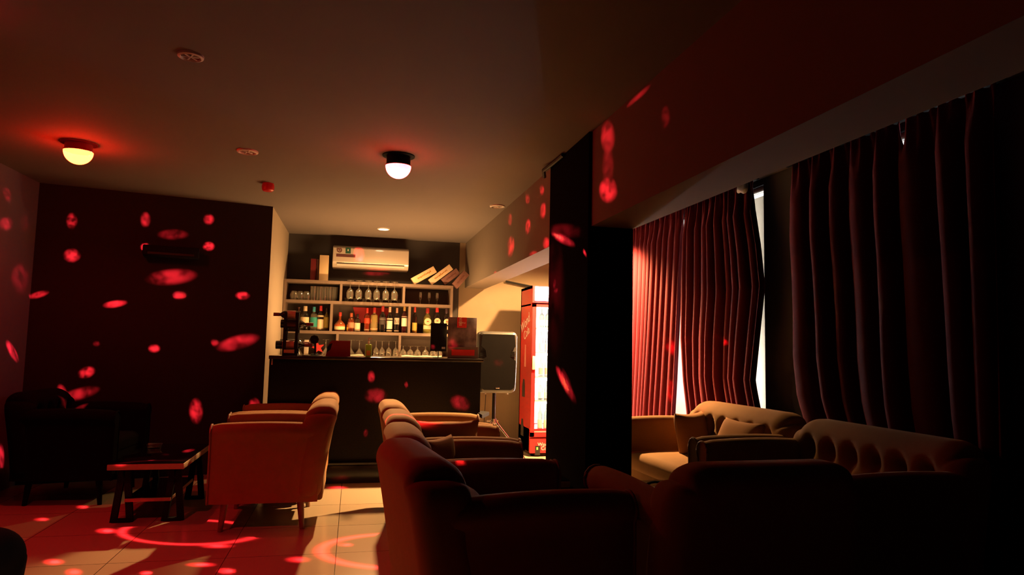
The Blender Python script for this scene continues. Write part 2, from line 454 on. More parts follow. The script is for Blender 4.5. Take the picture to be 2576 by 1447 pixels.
def pillow(name, label, w_, h_, th, loc, rot, m=None):
    b = B(); n = 16; top = []; bot = []
    for i in range(n + 1):
        rt, rb = [], []
        for j in range(n + 1):
            u, v = -1 + 2 * i / n, -1 + 2 * j / n
            z = th / 2 * (max(0, (1 - u ** 4) * (1 - v ** 4))) ** .45
            px_ = u * w_ / 2 * (1 - .09 * (1 - v * v) * abs(u)); py_ = v * h_ / 2 * (1 - .09 * (1 - u * u) * abs(v))
            rt.append(b.verts.new((px_, py_, z))); rb.append(b.verts.new((px_, py_, -z)))
        top.append(rt); bot.append(rb)
    for g, fl in ((top, 0), (bot, 1)):
        for i in range(n):
            for j in range(n):
                q = (g[i][j], g[i + 1][j], g[i + 1][j + 1], g[i][j + 1]); b.faces.new(q[::-1] if fl else q)
    bmesh.ops.remove_doubles(b, verts=b.verts, dist=1e-6)
    o = mesh_obj(name, b, m or M['cushion'], angle=math.radians(80)); o.location = loc; o.rotation_euler = rot
    return tag(o, label, 'cushion', 'velvet cushions on the seats')
R = math.radians
pillow('cushion', 'square tan cushion leaning upright in the far corner of the lit love seat', .36, .36, .12, (2.36, 4.42, .60), Euler((R(78), R(0), R(30))))
pillow('cushion', 'tan cushion slumped against the near end of the lit love seat', .38, .38, .11, (2.42, 3.98, .60), Euler((R(62), 0, R(-80))))
pillow('cushion', 'flat dark cushion on the second armchair from the bar', .40, .34, .08, (.56, 4.05, .60), Euler((R(80), 0, R(2))))
pillow('cushion', 'small brown cushion standing in the corner of the third armchair from the bar', .28, .28, .09, (.47, 3.62, .59), Euler((R(80), 0, R(50))))
pillow('cushion', 'cushion with a red light patch poking out beside the nearest armchair backrest', .36, .36, .11, (.47, 2.40, .53), Euler((R(62), 0, R(75))))

# ------------------------------------------------------------------ low tables
def low_table(x0, x1, y0, y1, z, label):
    t = thing('coffee_table', label, 'table', ((x0 + x1) / 2, (y0 + y1) / 2, 0), 0, 'low black glass-topped tables')
    a, c = (x1 - x0) / 2, (y1 - y0) / 2
    b = B(); bx(b, -a, a, -c, c, z - .042, z - .006, bev=.004); mesh_obj('edge_band', b, M['edge'], t)
    b = B(); bx(b, -a + .004, a - .004, -c + .004, c - .004, z - .0065, z, bev=.001); mesh_obj('glass_top', b, M['blackglass'], t)
    b = B(); bx(b, -a + .09, a - .09, -c + .09, c - .09, .135, .157, bev=.003); mesh_obj('lower_shelf', b, M['edge'], t)
    b = B(); bx(b, -a + .093, a - .093, -c + .093, c - .093, .157, .160); mesh_obj('shelf_glass', b, M['blackglass'], t)
    for sx in (-1, 1):
        for sy in (-1, 1):
            b = B(); X_ = sx * (a - .075)
            for k in (-1, 1):
                p = Vector((X_ + k * .012, sy * (c - .12), z - .045)); q = Vector((X_ + k * .05, sy * (c - .12), .0))
                d = q - p; L = d.length
                mm = Matrix.Translation((p + q) / 2) @ d.to_track_quat('Z', 'X').to_matrix().to_4x4()
                bx(b, -.02, .02, -.014, .014, -L / 2, L / 2, mm)
            bx(b, X_ - .055, X_ + .055, sy * (c - .12) - .02, sy * (c - .12) + .02, 0, .022)
            mesh_obj('leg', b, M['blackmat'], t, False)
    return t
low_table(-1.52, -1.06, 4.92, 5.80, .40, 'low black glass table with pale edge left of the armchairs')
low_table(1.535, 1.88, 3.1, 3.9, .42, 'black table edge visible between the pillar and the black armchair')
low_table(.99, 1.30, 3.95, 4.715, .42, 'narrow low table with a shiny strip of fridge light, left of the pillar')
tt = thing('ashtray', 'small clear glass ashtray on the left low black table', 'ashtray', (at(388, 1128, Z=.40).x, at(388, 1128, Z=.40).y, .40))
b = B(); lathe(b, [(0, 0), (.045, 0), (.055, .03), (.045, .03), (.038, .010), (0, .008)], 20); mesh_obj('bowl', b, M['glass'], tt)
b = B(); bx(b, -.05, .05, .02, .026, .03, .036); mesh_obj('cigarette_rest', b, M['chrome'], tt)
bg = thing('pouch', 'soft black pouch with a loop strap on the table beside the pillar', 'pouch', (1.63, 3.42, .42))
def pf(v): v.z *= 1 - .35 * abs(v.x / .13) ** 2; return v
b = B(); rbox(b, .09, .08, .025, .022, (6, 6, 2), 3, pf, off=(0, 0, .026)); mesh_obj('body', b, M['blackmat'], bg)
b = B(); tube(b, [(-.06 + .0 * k, 0.0, 0) if False else (.07 * math.cos(PI * k / 10) - .02, .02, .035 + .05 * math.sin(PI * k / 10)) for k in range(11)], .007, 8); mesh_obj('strap', b, M['blackmat'], bg)

# ------------------------------------------------------------------ curtains
def curtain(name, label, ya, yb, X0, zt, zb, folds, seed, amp=.05, left=None, right=None, group='floor-length velvet curtains', jit=.3, dip=None):
    """ya>yb run along the wall towards the camera; left/right(f) give edge shifts by height fraction (0 top)"""
    rnd = random.Random(seed); b = B(); NU, NV = folds * 14, 40
    ph = [rnd.uniform(0, 2 * PI) for _ in range(6)]; wj = [rnd.uniform(-1, 1) for _ in range(folds + 3)]
    grid = []
    for j in range(NV + 1):
        g = j / NV; row = []
        z = zt + (zb - zt) * g
        for i in range(NU + 1):
            f = i / NU
            y = ya + (yb - ya) * f
            y0_ = left(g) if left else ya; y1_ = right(g) if right else yb; y = y0_ + (y1_ - y0_) * f
            u = f * folds
            k = int(u); jj = wj[k] * (1 - (u - k)) + wj[k + 1] * (u - k)
            ang = 2 * PI * (u + jit * jj * (.4 + .6 * g)) + .5 * math.sin(2.2 * g + ph[0] + 5 * f)
            s = math.sin(ang)
            d = math.copysign(abs(s) ** .75, s) * amp * (.55 + .45 * math.sin(3 * f * PI + ph[1]) ** 2)
            top = max(0, 1 - g / .10)
            d = d * (1 - .75 * top) + top * .014 * math.sin(2 * PI * folds * 2.7 * f + ph[2])
            d += .02 * math.sin(2 * PI * f * 1.7 + ph[3] + 1.5 * g) * g
            y += .018 * math.cos(ang) * (1 - top)
            zz = z - (dip[1] * math.exp(-((y - dip[0]) / .022) ** 2) * max(0, 1 - g / .08) if dip else 0) + (.008 * math.sin(2 * PI * folds * 2.7 * f) if j == 0 else 0)
            row.append(b.verts.new((X0 - d - .03 * g, y, zz)))
        grid.append(row)
    for j in range(NV):
        for i in range(NU): b.faces.new((grid[j][i], grid[j][i + 1], grid[j + 1][i + 1], grid[j + 1][i]))
    o = mesh_obj(name, b, M['curtain'], angle=math.radians(180))
    md = o.modifiers.new('thickness', 'SOLIDIFY'); md.thickness = .004
    return tag(o, label, 'curtain', group)
XC = XW - .10
ZT_ = 2.475
def edge(pts):
    """curtain edge through points seen on the curtain plane: returns y as a function of height fraction"""
    P = []
    for px_, py_ in pts:
        p = at(px_, py_, X=XC - .02); P.append(((ZT_ - p.z) / (ZT_ - .03), p.y))
    P.sort()
    def f(g):
        if g <= P[0][0]: return P[0][1]
        for (a, x), (c, y) in zip(P, P[1:]):
            if g <= c: return x + (y - x) * (g - a) / (c - a)
        return P[-1][1] + (g - P[-1][0]) * (P[-1][1] - P[-2][1]) / (P[-1][0] - P[-2][0]) * .4
    return f
def yc(px): return at(px, 800, X=XC).y
curtain('curtain', 'bright red-lit velvet curtain panel right beside the black pillar', YB - .1, yc(1712), XC, ZT_, .03, 25, 3, .05,
        right=edge([(1716, 520), (1712, 700), (1708, 850), (1704, 960), (1700, 1040)]))
curtain('curtain', 'dark red velvet curtain panel next to the blazing slit of daylight', yc(1716), yc(1888), XC - .005, ZT_, .03, 10, 11, .062,
        left=edge([(1724, 515), (1718, 700), (1716, 850), (1723, 960), (1732, 1040)]), right=edge([(1888, 452), (1896, 530), (1912, 620), (1924, 720), (1910, 880), (1903, 960), (1915, 1020), (1935, 1100)]))
curtain('curtain', 'nearly black velvet curtain hanging over the right-hand window', yc(1985), yc(2530), XC, ZT_, .03, 8, 23, .055,
        left=edge([(1987, 400), (1989, 600), (1998, 700), (2004, 800), (2007, 900), (2020, 1000), (2040, 1060)]), jit=.6, dip=(at(2273, 320, X=XC).y, .15))
for (ya, yb, lab) in ((YB - .05, yc(1900), 'slim curtain rail above the red-lit curtains'), (yc(1975), yc(2540), 'slim curtain rail above the nearly black curtain')):
    rl = thing('curtain_rail', lab, 'curtain rail', (XC + .03, (ya + yb) / 2, 2.487))
    b = B(); L = (ya - yb) / 2; bx(b, -.012, .012, -L, L, -.008, .008); mesh_obj('rail', b, M['blackmat'], rl, False)
    b = B(); bx(b, -.006, .06, L - .1, L - .08, .003, .013); bx(b, -.006, .06, -L + .08, -L + .1, .003, .013); mesh_obj('bracket', b, M['blackmat'], rl, False)
p = at(1868, 466, X=XC - .08)
b = B(); rbox(b, .02, .055, .06, .02, (1, 4, 4), 3, lambda v: v + Vector((.01 * math.sin(40 * v.z), .012 * math.sin(50 * v.z), .01 * math.sin(60 * v.y))))
tag(mesh_obj('crumpled_tape', b, M['tissue'], loc=p), 'crumpled grey tape holding the curtain at the window top corner', 'tape')

# ------------------------------------------------------------------ bar counter
YC0 = 6.22; ZC = at(940, 899, Y=YC0 - .03).z
cx0, cx1 = at(673, 1000, Y=YC0).x, at(1208, 1000, Y=YC0).x
bar = thing('bar_counter', 'long black speckled bar counter under the shelves', 'bar counter', ((cx0 + cx1) / 2, YC0, 0))
hx = (cx1 - cx0) / 2
b = B(); bx(b, -hx, hx, .0, .5, .17, ZC - .03); mesh_obj('front_panel', b, M['barfront'], bar, False)
b = B(); bx(b, -hx - .004, hx + .02, -.03, .54, ZC - .03, ZC, bev=.004); mesh_obj('counter_top', b, M['bartop'], bar)
b = B(); bx(b, -hx, hx, -.10, .5, 0, .15, bev=.004); mesh_obj('plinth', b, M['black'], bar)
b = B(); bx(b, -hx, hx, -.075, .0, .15, .17); mesh_obj('foot_ledge', b, M['bartop'], bar, False)
b = B(); q0, q1 = at(685, 896, Y=YC0 - .005), at(685, 918, Y=YC0 - .005); bx(b, q0.x - bar.location.x - .004, q0.x - bar.location.x + .005, -.008, 0, q1.z, q0.z); mesh_obj('white_strip', b, M['white'], bar, False)['label'] = 'thin white strip'
# drop shelf at the right end
b = B(); q = at(1208, 1044, Y=6.2)
extr(b, [(q.x - .02, 6.0), (q.x + .10, 6.28), (q.x + .06, 6.36), (q.x - .02, 6.4)], 'z', q.z - .012, q.z + .02)
tag(mesh_obj('wall_shelf', b, M['blackmat'], smooth=False), 'small dark wedge shelf at the right end of the bar', 'shelf')

# worktop and shelves
YS = 8.08
wt = thing('back_worktop', 'pale worktop along the back wall under the bottle shelves', 'worktop', (0, 8.0, 0))
b = B(); bx(b, XN + .01, 1.2, -.22, .39, 1.02, 1.062, bev=.003); mesh_obj('worktop', b, M['worktop'], wt)
b = B(); bx(b, XN + .02, 1.18, -.18, .38, 0, 1.02); mesh_obj('cabinet', b, M['shelfback'], wt, False)
sx0, sx1 = XN + .004, at(1138, 800, Y=YS).x
zs = [at(930, y, Y=YS).z for y in (714, 764, 839)]
TH = .034
unit = thing('bar_shelves', 'wooden open bottle shelves with three rows on the back wall', 'shelf unit', (0, YS, 1.062))
def zrel(z): return z - 1.062
for z in zs:
    b = B(); bx(b, sx0, sx1, 0, .32, zrel(z) - TH / 2, zrel(z) + TH / 2); mesh_obj('shelf', b, M['shelf'], unit, False)
b = B(); bx(b, sx0, sx1, .32, .33, 0, zrel(zs[0])); mesh_obj('back_panel', b, M['shelfback'], unit, False)
for px_, z0, z1 in ((855, zs[1], zs[0]), (1014, zs[1], zs[0]), (833, zs[2], zs[1]), (1030, zs[2], zs[1]), (851, 1.062, zs[2]), (1008, 1.062, zs[2])):
    X_ = at(px_, (zs and 800), Y=YS).x
    b = B(); bx(b, X_ - .014, X_ + .014, .001, .32, zrel(z0) + (TH / 2 if z0 > 1.062 else 0), zrel(z1) - TH / 2); mesh_obj('divider', b, M['shelf'], unit, False)
for X_ in (sx0, sx1 - .028):
    b = B(); bx(b, X_, X_ + .028, -.001, .32, 0, zrel(zs[0]) + TH / 2); mesh_obj('side_panel', b, M['shelf'], unit, False)

# ------------------------------------------------------------------ bottles and glasses
def curved_label(bm, r, z0, z1, half, seg=10):
    lathe(bm, [(r, z0), (r, z1)], seg, None, -PI / 2 - half, -PI / 2 + half); return bm
glass_cache = {}
def gmat(body, f=.85):
    k = (body, f)
    if k not in glass_cache: glass_cache[k] = glassy('bottle_glass', (.8, .8, .75), .35, body, f)
    return glass_cache[k]
def cmat(col, rough=.5):
    k = ('c', col)
    if k not in glass_cache: glass_cache[k] = mat('print', col, rough)
    return glass_cache[k]
PROF = {
    'tall': [(0, 0), (.5, 0), (.52, .02), (.52, .60), (.45, .68), (.22, .76), (.17, .80), (.17, .97), (.19, .98), (.19, 1), (0, 1)],
    'square': [(0, 0), (.55, 0), (.57, .02), (.57, .66), (.50, .71), (.2, .76), (.18, .95), (.2, 1), (0, 1)],
    'round': [(0, 0), (.7, 0), (.85, .08), (.88, .25), (.80, .40), (.45, .52), (.2, .62), (.17, .95), (.19, 1), (0, 1)],
}
def bottle(px_, ytop, ybot, wpx, kind, body, cap, labels, label, shelf_z, f=.85, Yp=None, fan=None):
    Yp = Yp or YS + .11
    p = at(px_, (ytop + ybot) / 2, Y=Yp); mm = Yp / FPX
    h = (ybot - ytop) * mm; wd = wpx * mm / 2
    t = thing('bottle', label, 'bottle', (p.x, Yp, shelf_z), 0, 'spirit and wine bottles on the middle shelf')
    pr = PROF[kind]; R0 = max(r for r, _ in pr)
    b = B(); sc_ = wd / R0; lathe(b, [(r * sc_, z * h) for r, z in pr], 20); mesh_obj('glass_body', b, gmat(body, f), t)
    rc = .2 * sc_ * 1.12
    b = B(); lathe(b, [(rc, h * .80), (rc * 1.05, h * .81), (rc, h * .995), (rc * .9, h * 1.01), (0, h * 1.01)], 14); mesh_obj('cap', b, cmat(cap, .4), t)
    for (z0, z1, col) in labels:
        rr = max(r for r, z in pr if z <= max(z1, .1)) * sc_ if z1 < .66 else .53 * sc_
        b = B(); curved_label(b, rr * 1.02, z0 * h, z1 * h, 1.15); mesh_obj('paper_label', b, cmat(col), t)
    return t
z3 = zs[2] + TH / 2
CR = (.75, .58, .36); RD = (.55, .03, .03); DK = (.02, .01, .008)
specs = [
 (767, 775, 833, 21, 'tall', (.012, .01, .008), (.75, .6, .4), [(.20, .55, CR)], 'dark bottle with white cap and pale chevron label'),
 (789, 776, 833, 18, 'square', (.16, .14, .10), (.05, .35, .45), [(.16, .56, (.02, .28, .24))], 'clear square bottle with teal label'),
 (806, 773, 833, 16, 'tall', (.02, .012, .01), RD, [(.05, .46, (.8, .66, .42)), (.56, .62, CR)], 'dark bottle with red cap and tall cream label'),
 (821, 778, 833, 14, 'tall', (.18, .12, .01), DK, [(.15, .6, (.28, .19, .02))], 'bottle with dull gold label beside the shelf divider'),
 (855, 790, 836, 27, 'round', (.45, .10, .02), (.65, .05, .03), [(.08, .26, (.85, .7, .4)), (.28, .34, (.6, .1, .02))], 'round amber liqueur bottle with red wax neck'),
 (876, 812, 837, 9, 'tall', (.6, .16, .02), (.6, .05, .02), [(.1, .4, (.8, .4, .04))], 'miniature orange bottle on the middle shelf'),
 (883, 792, 837, 16, 'tall', (.28, .05, .015), (.5, .12, .05), [(.2, .5, (.5, .22, .12))], 'amber bottle with tan oval label'),
 (899, 794, 837, 15, 'square', (.03, .02, .012), DK, [(.06, .5, (.72, .62, .42))], 'short dark whiskey bottle with white label'),
 (923, 780, 838, 14, 'square', (.25, .03, .012), (.6, .04, .03), [(.36, .58, (.7, .05, .02)), (.06, .12, (.5, .35, .2))], 'square whisky bottle with slanted red label'),
 (941, 779, 839, 19, 'square', (.40, .30, .12), (.35, .02, .02), [(.42, .68, (.85, .62, .03)), (.08, .16, (.5, .3, .15))], 'clear bottle with bright yellow label'),
 (962, 775, 839, 17, 'tall', (.012, .01, .01), (.35, .03, .03), [(.30, .58, (.05, .04, .04)), (.48, .53, (.4, .36, .3))], 'black bottle with thin white script label'),
 (980, 776, 839, 15, 'tall', (.012, .01, .01), (.6, .42, .3), [(.14, .46, (.85, .78, .62)), (.50, .56, (.6, .52, .4)), (.04, .10, (.7, .6, .42))], 'black bottle with tall white label'),
 (998, 778, 839, 13, 'tall', (.012, .01, .01), (.5, .25, .18), [(.34, .60, (.55, .5, .42)), (.05, .10, (.6, .5, .4))], 'black wine bottle with square label reading 51'),
 (1017, 772, 840, 15, 'tall', (.05, .008, .01), (.45, .26, .08), [(.24, .54, (.8, .74, .6)), (.57, .61, (.4, .3, .25))], 'tall red wine bottle with white label by the divider'),
 (1043, 776, 841, 13, 'tall', (.02, .01, .008), (.5, .05, .03), [(.02, .40, (.75, .55, .12))], 'dark bottle with tall yellow label, right compartment'),
 (1075, 779, 842, 21, 'tall', (.30, .26, .06), (.3, .02, .02), [(.17, .32, CR)], 'green bottle with round cream medallion above a small label'),
 (1099, 776, 843, 19, 'tall', (.015, .01, .01), (.5, .03, .03), [(.17, .3, CR)], 'black bottle with round cream medallion and red cap'),
 (1123, 779, 843, 19, 'tall', (.015, .01, .01), (.06, .03, .04), [(.17, .3, CR)], 'black bottle with medallion half hidden by the beer poster'),
]
bt = []
for s_ in specs:
    px_, yt, yb, wpx, kd, body, cap, labs, lab = s_
    f = .93 if max(body) < .06 else .6
    t = bottle(px_, yt, yb, wpx, kd, body, cap, labs, lab, z3, f); bt.append(t)
    h = (yb - yt) * (YS + .11) / FPX; r = wpx * (YS + .11) / FPX / 2
    if 'medallion' in lab:
        b = B(); lathe(b, [(0, 0), (r * .82, 0), (r * .82, .002), (0, .002)], 24, Matrix.Translation((0, -r * 1.062, h * .47)) @ Matrix.Rotation(PI / 2, 4, 'X')); m1 = mesh_obj('medallion', b, cmat(CR), t)
        b = B(); bx(b, -r * .25, r * .25, -r * 1.062 - .004, -r * 1.062, h * .46, h * .49); mesh_obj('red_mark', b, cmat((.5, .03, .02)), m1, False)
    if '51' in lab:
        fc = bpy.data.curves.new('number', 'FONT'); fc.body = '51'; fc.size = .055; fc.align_x = 'CENTER'; fc.materials.append(M['inkdark'])
        text_mesh(fc, 'number', t, (0, -r * 1.06, h * .38), (PI / 2, 0, 0))
# glowing red poster panel behind the bottles
p0, p1 = at(888, 773, Y=YS + .31), at(985, 815, Y=YS + .31)
b = B(); extr(b, [(p0.x, p0.z), (p1.x, p0.z + .0), (p1.x - .03, p1.z), (p0.x + .06, p1.z)], 'y', YS + .306, YS + .318)
tag(mesh_obj('red_box', b, M['redpaint'], smooth=False), 'flat red card standing behind the bottles in the middle compartment', 'card')

GP = {
 'wine': [(0, 0), (.036, .001), (.034, .003), (.005, .006), (.004, .075), (.010, .085), (.030, .105), (.038, .135), (.036, .165), (.030, .19)],
 'martini': [(0, 0), (.034, .001), (.032, .003), (.005, .006), (.004, .075), (.012, .090), (.055, .15)],
 'brandy': [(0, 0), (.032, .001), (.030, .003), (.006, .006), (.005, .035), (.014, .042), (.036, .065), (.040, .09), (.028, .125)],
 'tumbler': [(0, 0), (.030, 0), (.032, .002), (.036, .15)],
 'stemless': [(0, 0), (.025, 0), (.040, .03), (.042, .055), (.034, .09)],
 'flute': [(0, 0), (.028, .001), (.026, .003), (.004, .006), (.004, .05), (.012, .06), (.020, .085), (.021, .12), (.017, .155)],
 'cup': [(0, 0), (.026, 0), (.034, .05)],
}
def glass_proto(kind):
    pr = GP[kind]; b = B()
    inner = [(max(r - .0015, 0), z + .0015) for r, z in pr if r > .0 and z > pr[-1][1] * .45]
    if kind in ('tumbler', 'cup', 'stemless'): inner = [(max(r - .002, 0), z + .004) for r, z in pr[1:]]
    lathe(b, pr + inner[::-1] + [(0, inner[0][1] - .001)], 20)
    me = mesh_obj('drinking_glass', b, M['glass']); return me
gpro = {}
def glass(kind, px_, z, Yp, label, up=True, s=1.0, group='glassware on the bar shelves'):
    if kind not in gpro: o = gpro[kind] = glass_proto(kind)
    else: o = gpro[kind].copy(); C.objects.link(o)
    X_ = at(px_, 800, Y=Yp).x
    o.location = (X_, Yp, z); o.scale = (s, s, s); o.rotation_euler = (0, 0, 0) if up else (PI, 0, 0)
    return tag(o, label, 'glass', group)
z2 = zs[1] + TH / 2
nm = ['first', 'second', 'third', 'fourth', 'fifth', 'sixth', 'seventh']
for i, x in enumerate((737, 752, 768)): glass('stemless', x, z2 + .09 * 1.15, YS + .07, nm[i] + ' round stemless glass from the left on the top row', False, 1.15)
for i, x in enumerate((785, 800, 812, 825, 839)): glass('tumbler', x, z2, YS + .08, nm[i] + ' tall tumbler from the left on the top row', True, 1.08)
for i, x in enumerate((878, 900, 924, 945, 968, 990)):
    glass('wine', x, zs[0] + TH / 2 + .012, YS - .03, nm[i] + ' hanging wine glass from the left under the top shelf', False, 1.13)
for i, x in enumerate((870, 893, 915, 935, 957, 979, 1001)): glass('cup', x, z2, YS + .2, nm[i] + ' small cup from the left behind the hanging wine glasses', True, 1)
for i, x in enumerate((1056, 1078, 1098)): glass('flute', x, z2, YS + .12, nm[i] + ' small stemmed glass in the top right compartment', True, .95)
for i, x in enumerate((753, 823, 886, 907)): glass('martini', x, 1.062 + .15 * 1.2, YS - .10, ['upside-down cocktail glass behind the wine rack', 'upside-down cocktail glass left of the maroon menu', 'upside-down cocktail glass right of the maroon menu', 'upside-down cocktail glass left of the soap bottle'][i], False, 1.2)
for i, x in enumerate((949, 964, 981, 998)): glass('wine', x, 1.062 + .19 * .93, YS - .08, nm[i] + ' upside-down goblet right of the soap bottle', False, .93)
for i, x in enumerate((1017, 1035, 1053, 1073, 1092, 1107)): glass('brandy', x, 1.062 + .125, YS - .08, nm[i] + ' upside-down brandy glass from the divider in the bottom row', False, 1.05)
# pale papers and cloths on the worktop
for (a0, a1, y0, lab) in ((1010, 1112, 7.80, 'folded pale cloth on the worktop under the brandy glasses'), (868, 915, 7.79, 'pale cloth under the cocktail glasses')):
    xa, xb = at(a0, 890, Y=y0).x, at(a1, 890, Y=y0).x
    b = B(); rbox(b, (xb - xa) / 2, .04, .008, .007, (20, 4, 1), 2, lambda v: v + Vector((0, 0, .004 * math.sin(30 * v.x))))
    tag(mesh_obj('folded_cloth', b, M['worktop'], loc=((xa + xb) / 2, 7.86, 1.071)), lab, 'cloth')
sl = thing('star_ornament', 'small red star ornament on the worktop left of the maroon menu', 'ornament', (at(800, 870, Y=7.9).x, 7.9, 1.062))
b = B(); pts = []
for k in range(10):
    r = .075 if k % 2 == 0 else .032; a = PI / 2 + k * PI / 5 + .2; pts.append((r * math.cos(a), .085 + r * math.sin(a)))
extr(b, pts, 'y', -.008, .008); mesh_obj('star', b, M['redpaint'], sl, False)
b = B(); bx(b, -.03, .03, -.02, .02, 0, .006); bx(b, -.004, .004, -.004, .004, .006, .03); mesh_obj('base', b, M['chrome'], sl, False)
wb = at(771, 870, Y=7.95); b = B(); bx(b, -.024, .024, -.02, .02, 0, .17, bev=.002)
tag(mesh_obj('white_carton', b, M['white'], loc=(wb.x, 7.95, 1.062)), 'slim white carton standing behind the wine rack', 'carton')

# ------------------------------------------------------------------ things above the shelves
zt = zs[0] + TH / 2
def carton(name, label, px0, px1, ytop, Yp, m, dep=.07):
    xa, xb = at(px0, 700, Y=Yp).x, at(px1, 700, Y=Yp).x; zz = at((px0 + px1) / 2, ytop, Y=Yp).z
    b = B(); bx(b, -(xb - xa) / 2, (xb - xa) / 2, 0, dep, 0, zz - zt, bev=.002)
    return tag(mesh_obj(name, b, m, loc=((xa + xb) / 2, Yp, zt)), label, 'box', 'bottle cartons on top of the shelves')
carton('bottle_carton', 'red bottle carton standing on the shelves', 780, 794, 651, YS + .12, M['red_dark'])
carton('bottle_carton', 'dark bottle carton between the red and the cream one', 795, 801, 652, YS + .14, M['brownbox'])
carton('bottle_carton', 'cream bottle carton standing left of the air conditioner', 802, 825, 642, YS + .08, M['paper'])
lean = [((1035, 700), (1090, 670), (1099, 685), (1043, 716), M['paper'], 'cream printed carton leaning on top shelf, leftmost of four'),
        ((1077, 704), (1129, 665), (1140, 678), (1087, 717), M['paper2'], 'tan carton with script lettering leaning, second of four'),
        ((1108, 704), (1148, 676), (1158, 689), (1120, 717), M['brownbox'], 'brown carton leaning, third of four on the shelf top'),
        ((1138, 713), (1169, 680), (1181, 692), (1151, 726), M['brownbox'], 'small brown carton leaning, nearest the beam')]
for i, (a_, b_, c_, d_, m_, lab) in enumerate(lean):
    Yp = YS + .02 + .012 * i - (.05 if i == 3 else 0)
    P = [at(*q, Y=Yp) for q in (d_, c_, b_, a_)]
    u = (P[1] - P[0]); ang = math.atan2(u.z, u.x); L = u.length; Hh = (P[3] - P[0]).length
    t = thing('bottle_carton', lab, 'box', P[0], 0, 'bottle cartons on top of the shelves'); t.rotation_euler = (0, -ang, 0)
    b = B(); bx(b, 0, L, 0, .08, 0, Hh, bev=.002); mesh_obj('carton', b, m_, t)
    b = B(); rr = random.Random(i)
    x = L * .22
    while x < L * .8:
        wl = rr.uniform(.008, .018); bx(b, x, x + wl, -.0015, 0, Hh * rr.uniform(.36, .44), Hh * rr.uniform(.55, .68)); x += wl + .005
    mesh_obj('lettering', b, M['ink'] if i < 2 else M['inkdark'], t, False)
# air conditioner
q0, q1 = at(838, 615, Y=8.16), at(1028, 680, Y=8.16)
ac = thing('air_conditioner', 'white wall-mounted split air conditioner above the bar shelves', 'air conditioner', ((q0.x + q1.x) / 2, YB, (q0.z + q1.z) / 2 - .0))
hw, hh = (q1.x - q0.x) / 2, .135
prof = [(-.002, hh), (-.17, hh), (-.215, hh - .03), (-.23, -hh * .35), (-.225, -hh * .55), (-.17, -hh * .98), (-.002, -hh)]
b = B(); extr(b, prof, 'x', -hw, hw); bmesh.ops.bevel(b, geom=[e for e in b.edges], offset=.006, segments=2, affect='EDGES'); mesh_obj('casing', b, M['white'], ac, angle=R(50))
b = B(); bx(b, -hw + .05, hw - .05, -.2315, -.18, -hh * .64, -hh * .60); mesh_obj('air_slot', b, M['slot'], ac, False)
b = B(); bx(b, -hw + .05, hw - .05, -.006, .0, -.028, .0, Matrix.Translation((0, -.218, -hh * .62)) @ Matrix.Rotation(R(33), 4, 'X')); mesh_obj('louvre', b, M['whitemat'], ac, False)
Mst = Matrix.Translation((-hw + .075, -.2225, hh * .55)) @ Matrix.Rotation(R(95), 4, 'X')
b = B(); lathe(b, [(.018, 0), (.03, 0), (.03, .002), (.018, .002)], 24, Mst); lathe(b, [(0, 0), (.009, 0), (.009, .002), (0, .002)], 16, Mst); mesh_obj('round_sticker', b, M['inkdark'], ac)
b = B(); bx(b, -hw + .145, -hw + .205, -.2235, -.219, hh * .28, hh * .80, Matrix.Rotation(R(0), 4, 'X')); st = mesh_obj('green_sticker', b, M['green'], ac, False)
b = B(); bx(b, -hw + .168, -hw + .180, -.2245, -.2225, hh * .5, hh * .66); mesh_obj('sticker_mark', b, M['white_print'], st, False)
b = B(); bx(b, -hw + .04, -hw + .26, -.2265, -.224, -.006, .026); mesh_obj('barcode_strip', b, M['inkdark'], ac, False)

# ------------------------------------------------------------------ things on the counter
YT = YC0 + .1; mm = YT / FPX
def cp(px_, py=880): return at(px_, py, Y=YT)
wr = thing('wine_rack', 'dark wooden wine rack with lying bottles at the left counter end', 'wine rack', (cp(732).x, YT, ZC))
ox = wr.location.x
for xx in (cp(716).x - ox, cp(746).x - ox):
    for yy in (-.05, .07):
        b = B(); bx(b, xx - .014, xx + .014, yy - .01, yy + .01, 0, at(720, 786, Y=YT).z - ZC, bev=.002); mesh_obj('post', b, M['blackmat'], wr)
for py in (808, 832, 886):
    zz = at(730, py, Y=YT).z - ZC
    b = B(); bx(b, cp(716).x - ox, cp(746).x - ox, -.06, .08, zz - .006, zz + .006); mesh_obj('crosspiece', b, M['blackmat'], wr, False)
b = B(); bx(b, cp(712).x - ox, cp(750).x - ox, -.07, .09, 0, .02); mesh_obj('base', b, M['blackmat'], wr, False)
b = B(); bx(b, cp(716).x - ox, cp(742).x - ox, -.072, -.068, .024, .052); mesh_obj('plaque', b, M['edge'], wr, False)
b = B(); tube(b, [(cp(747).x - ox, 0, at(747, 786, Y=YT).z - ZC), (cp(747).x - ox, 0, at(747, 776, Y=YT).z - ZC)], .003, 8); lathe(b, [(0, -.004), (.009, 0), (.009, .006), (0, .008)], 12, Matrix.Translation((cp(747).x - ox, 0, at(747, 775, Y=YT).z - ZC))); mesh_obj('finial', b, M['edge'], wr)
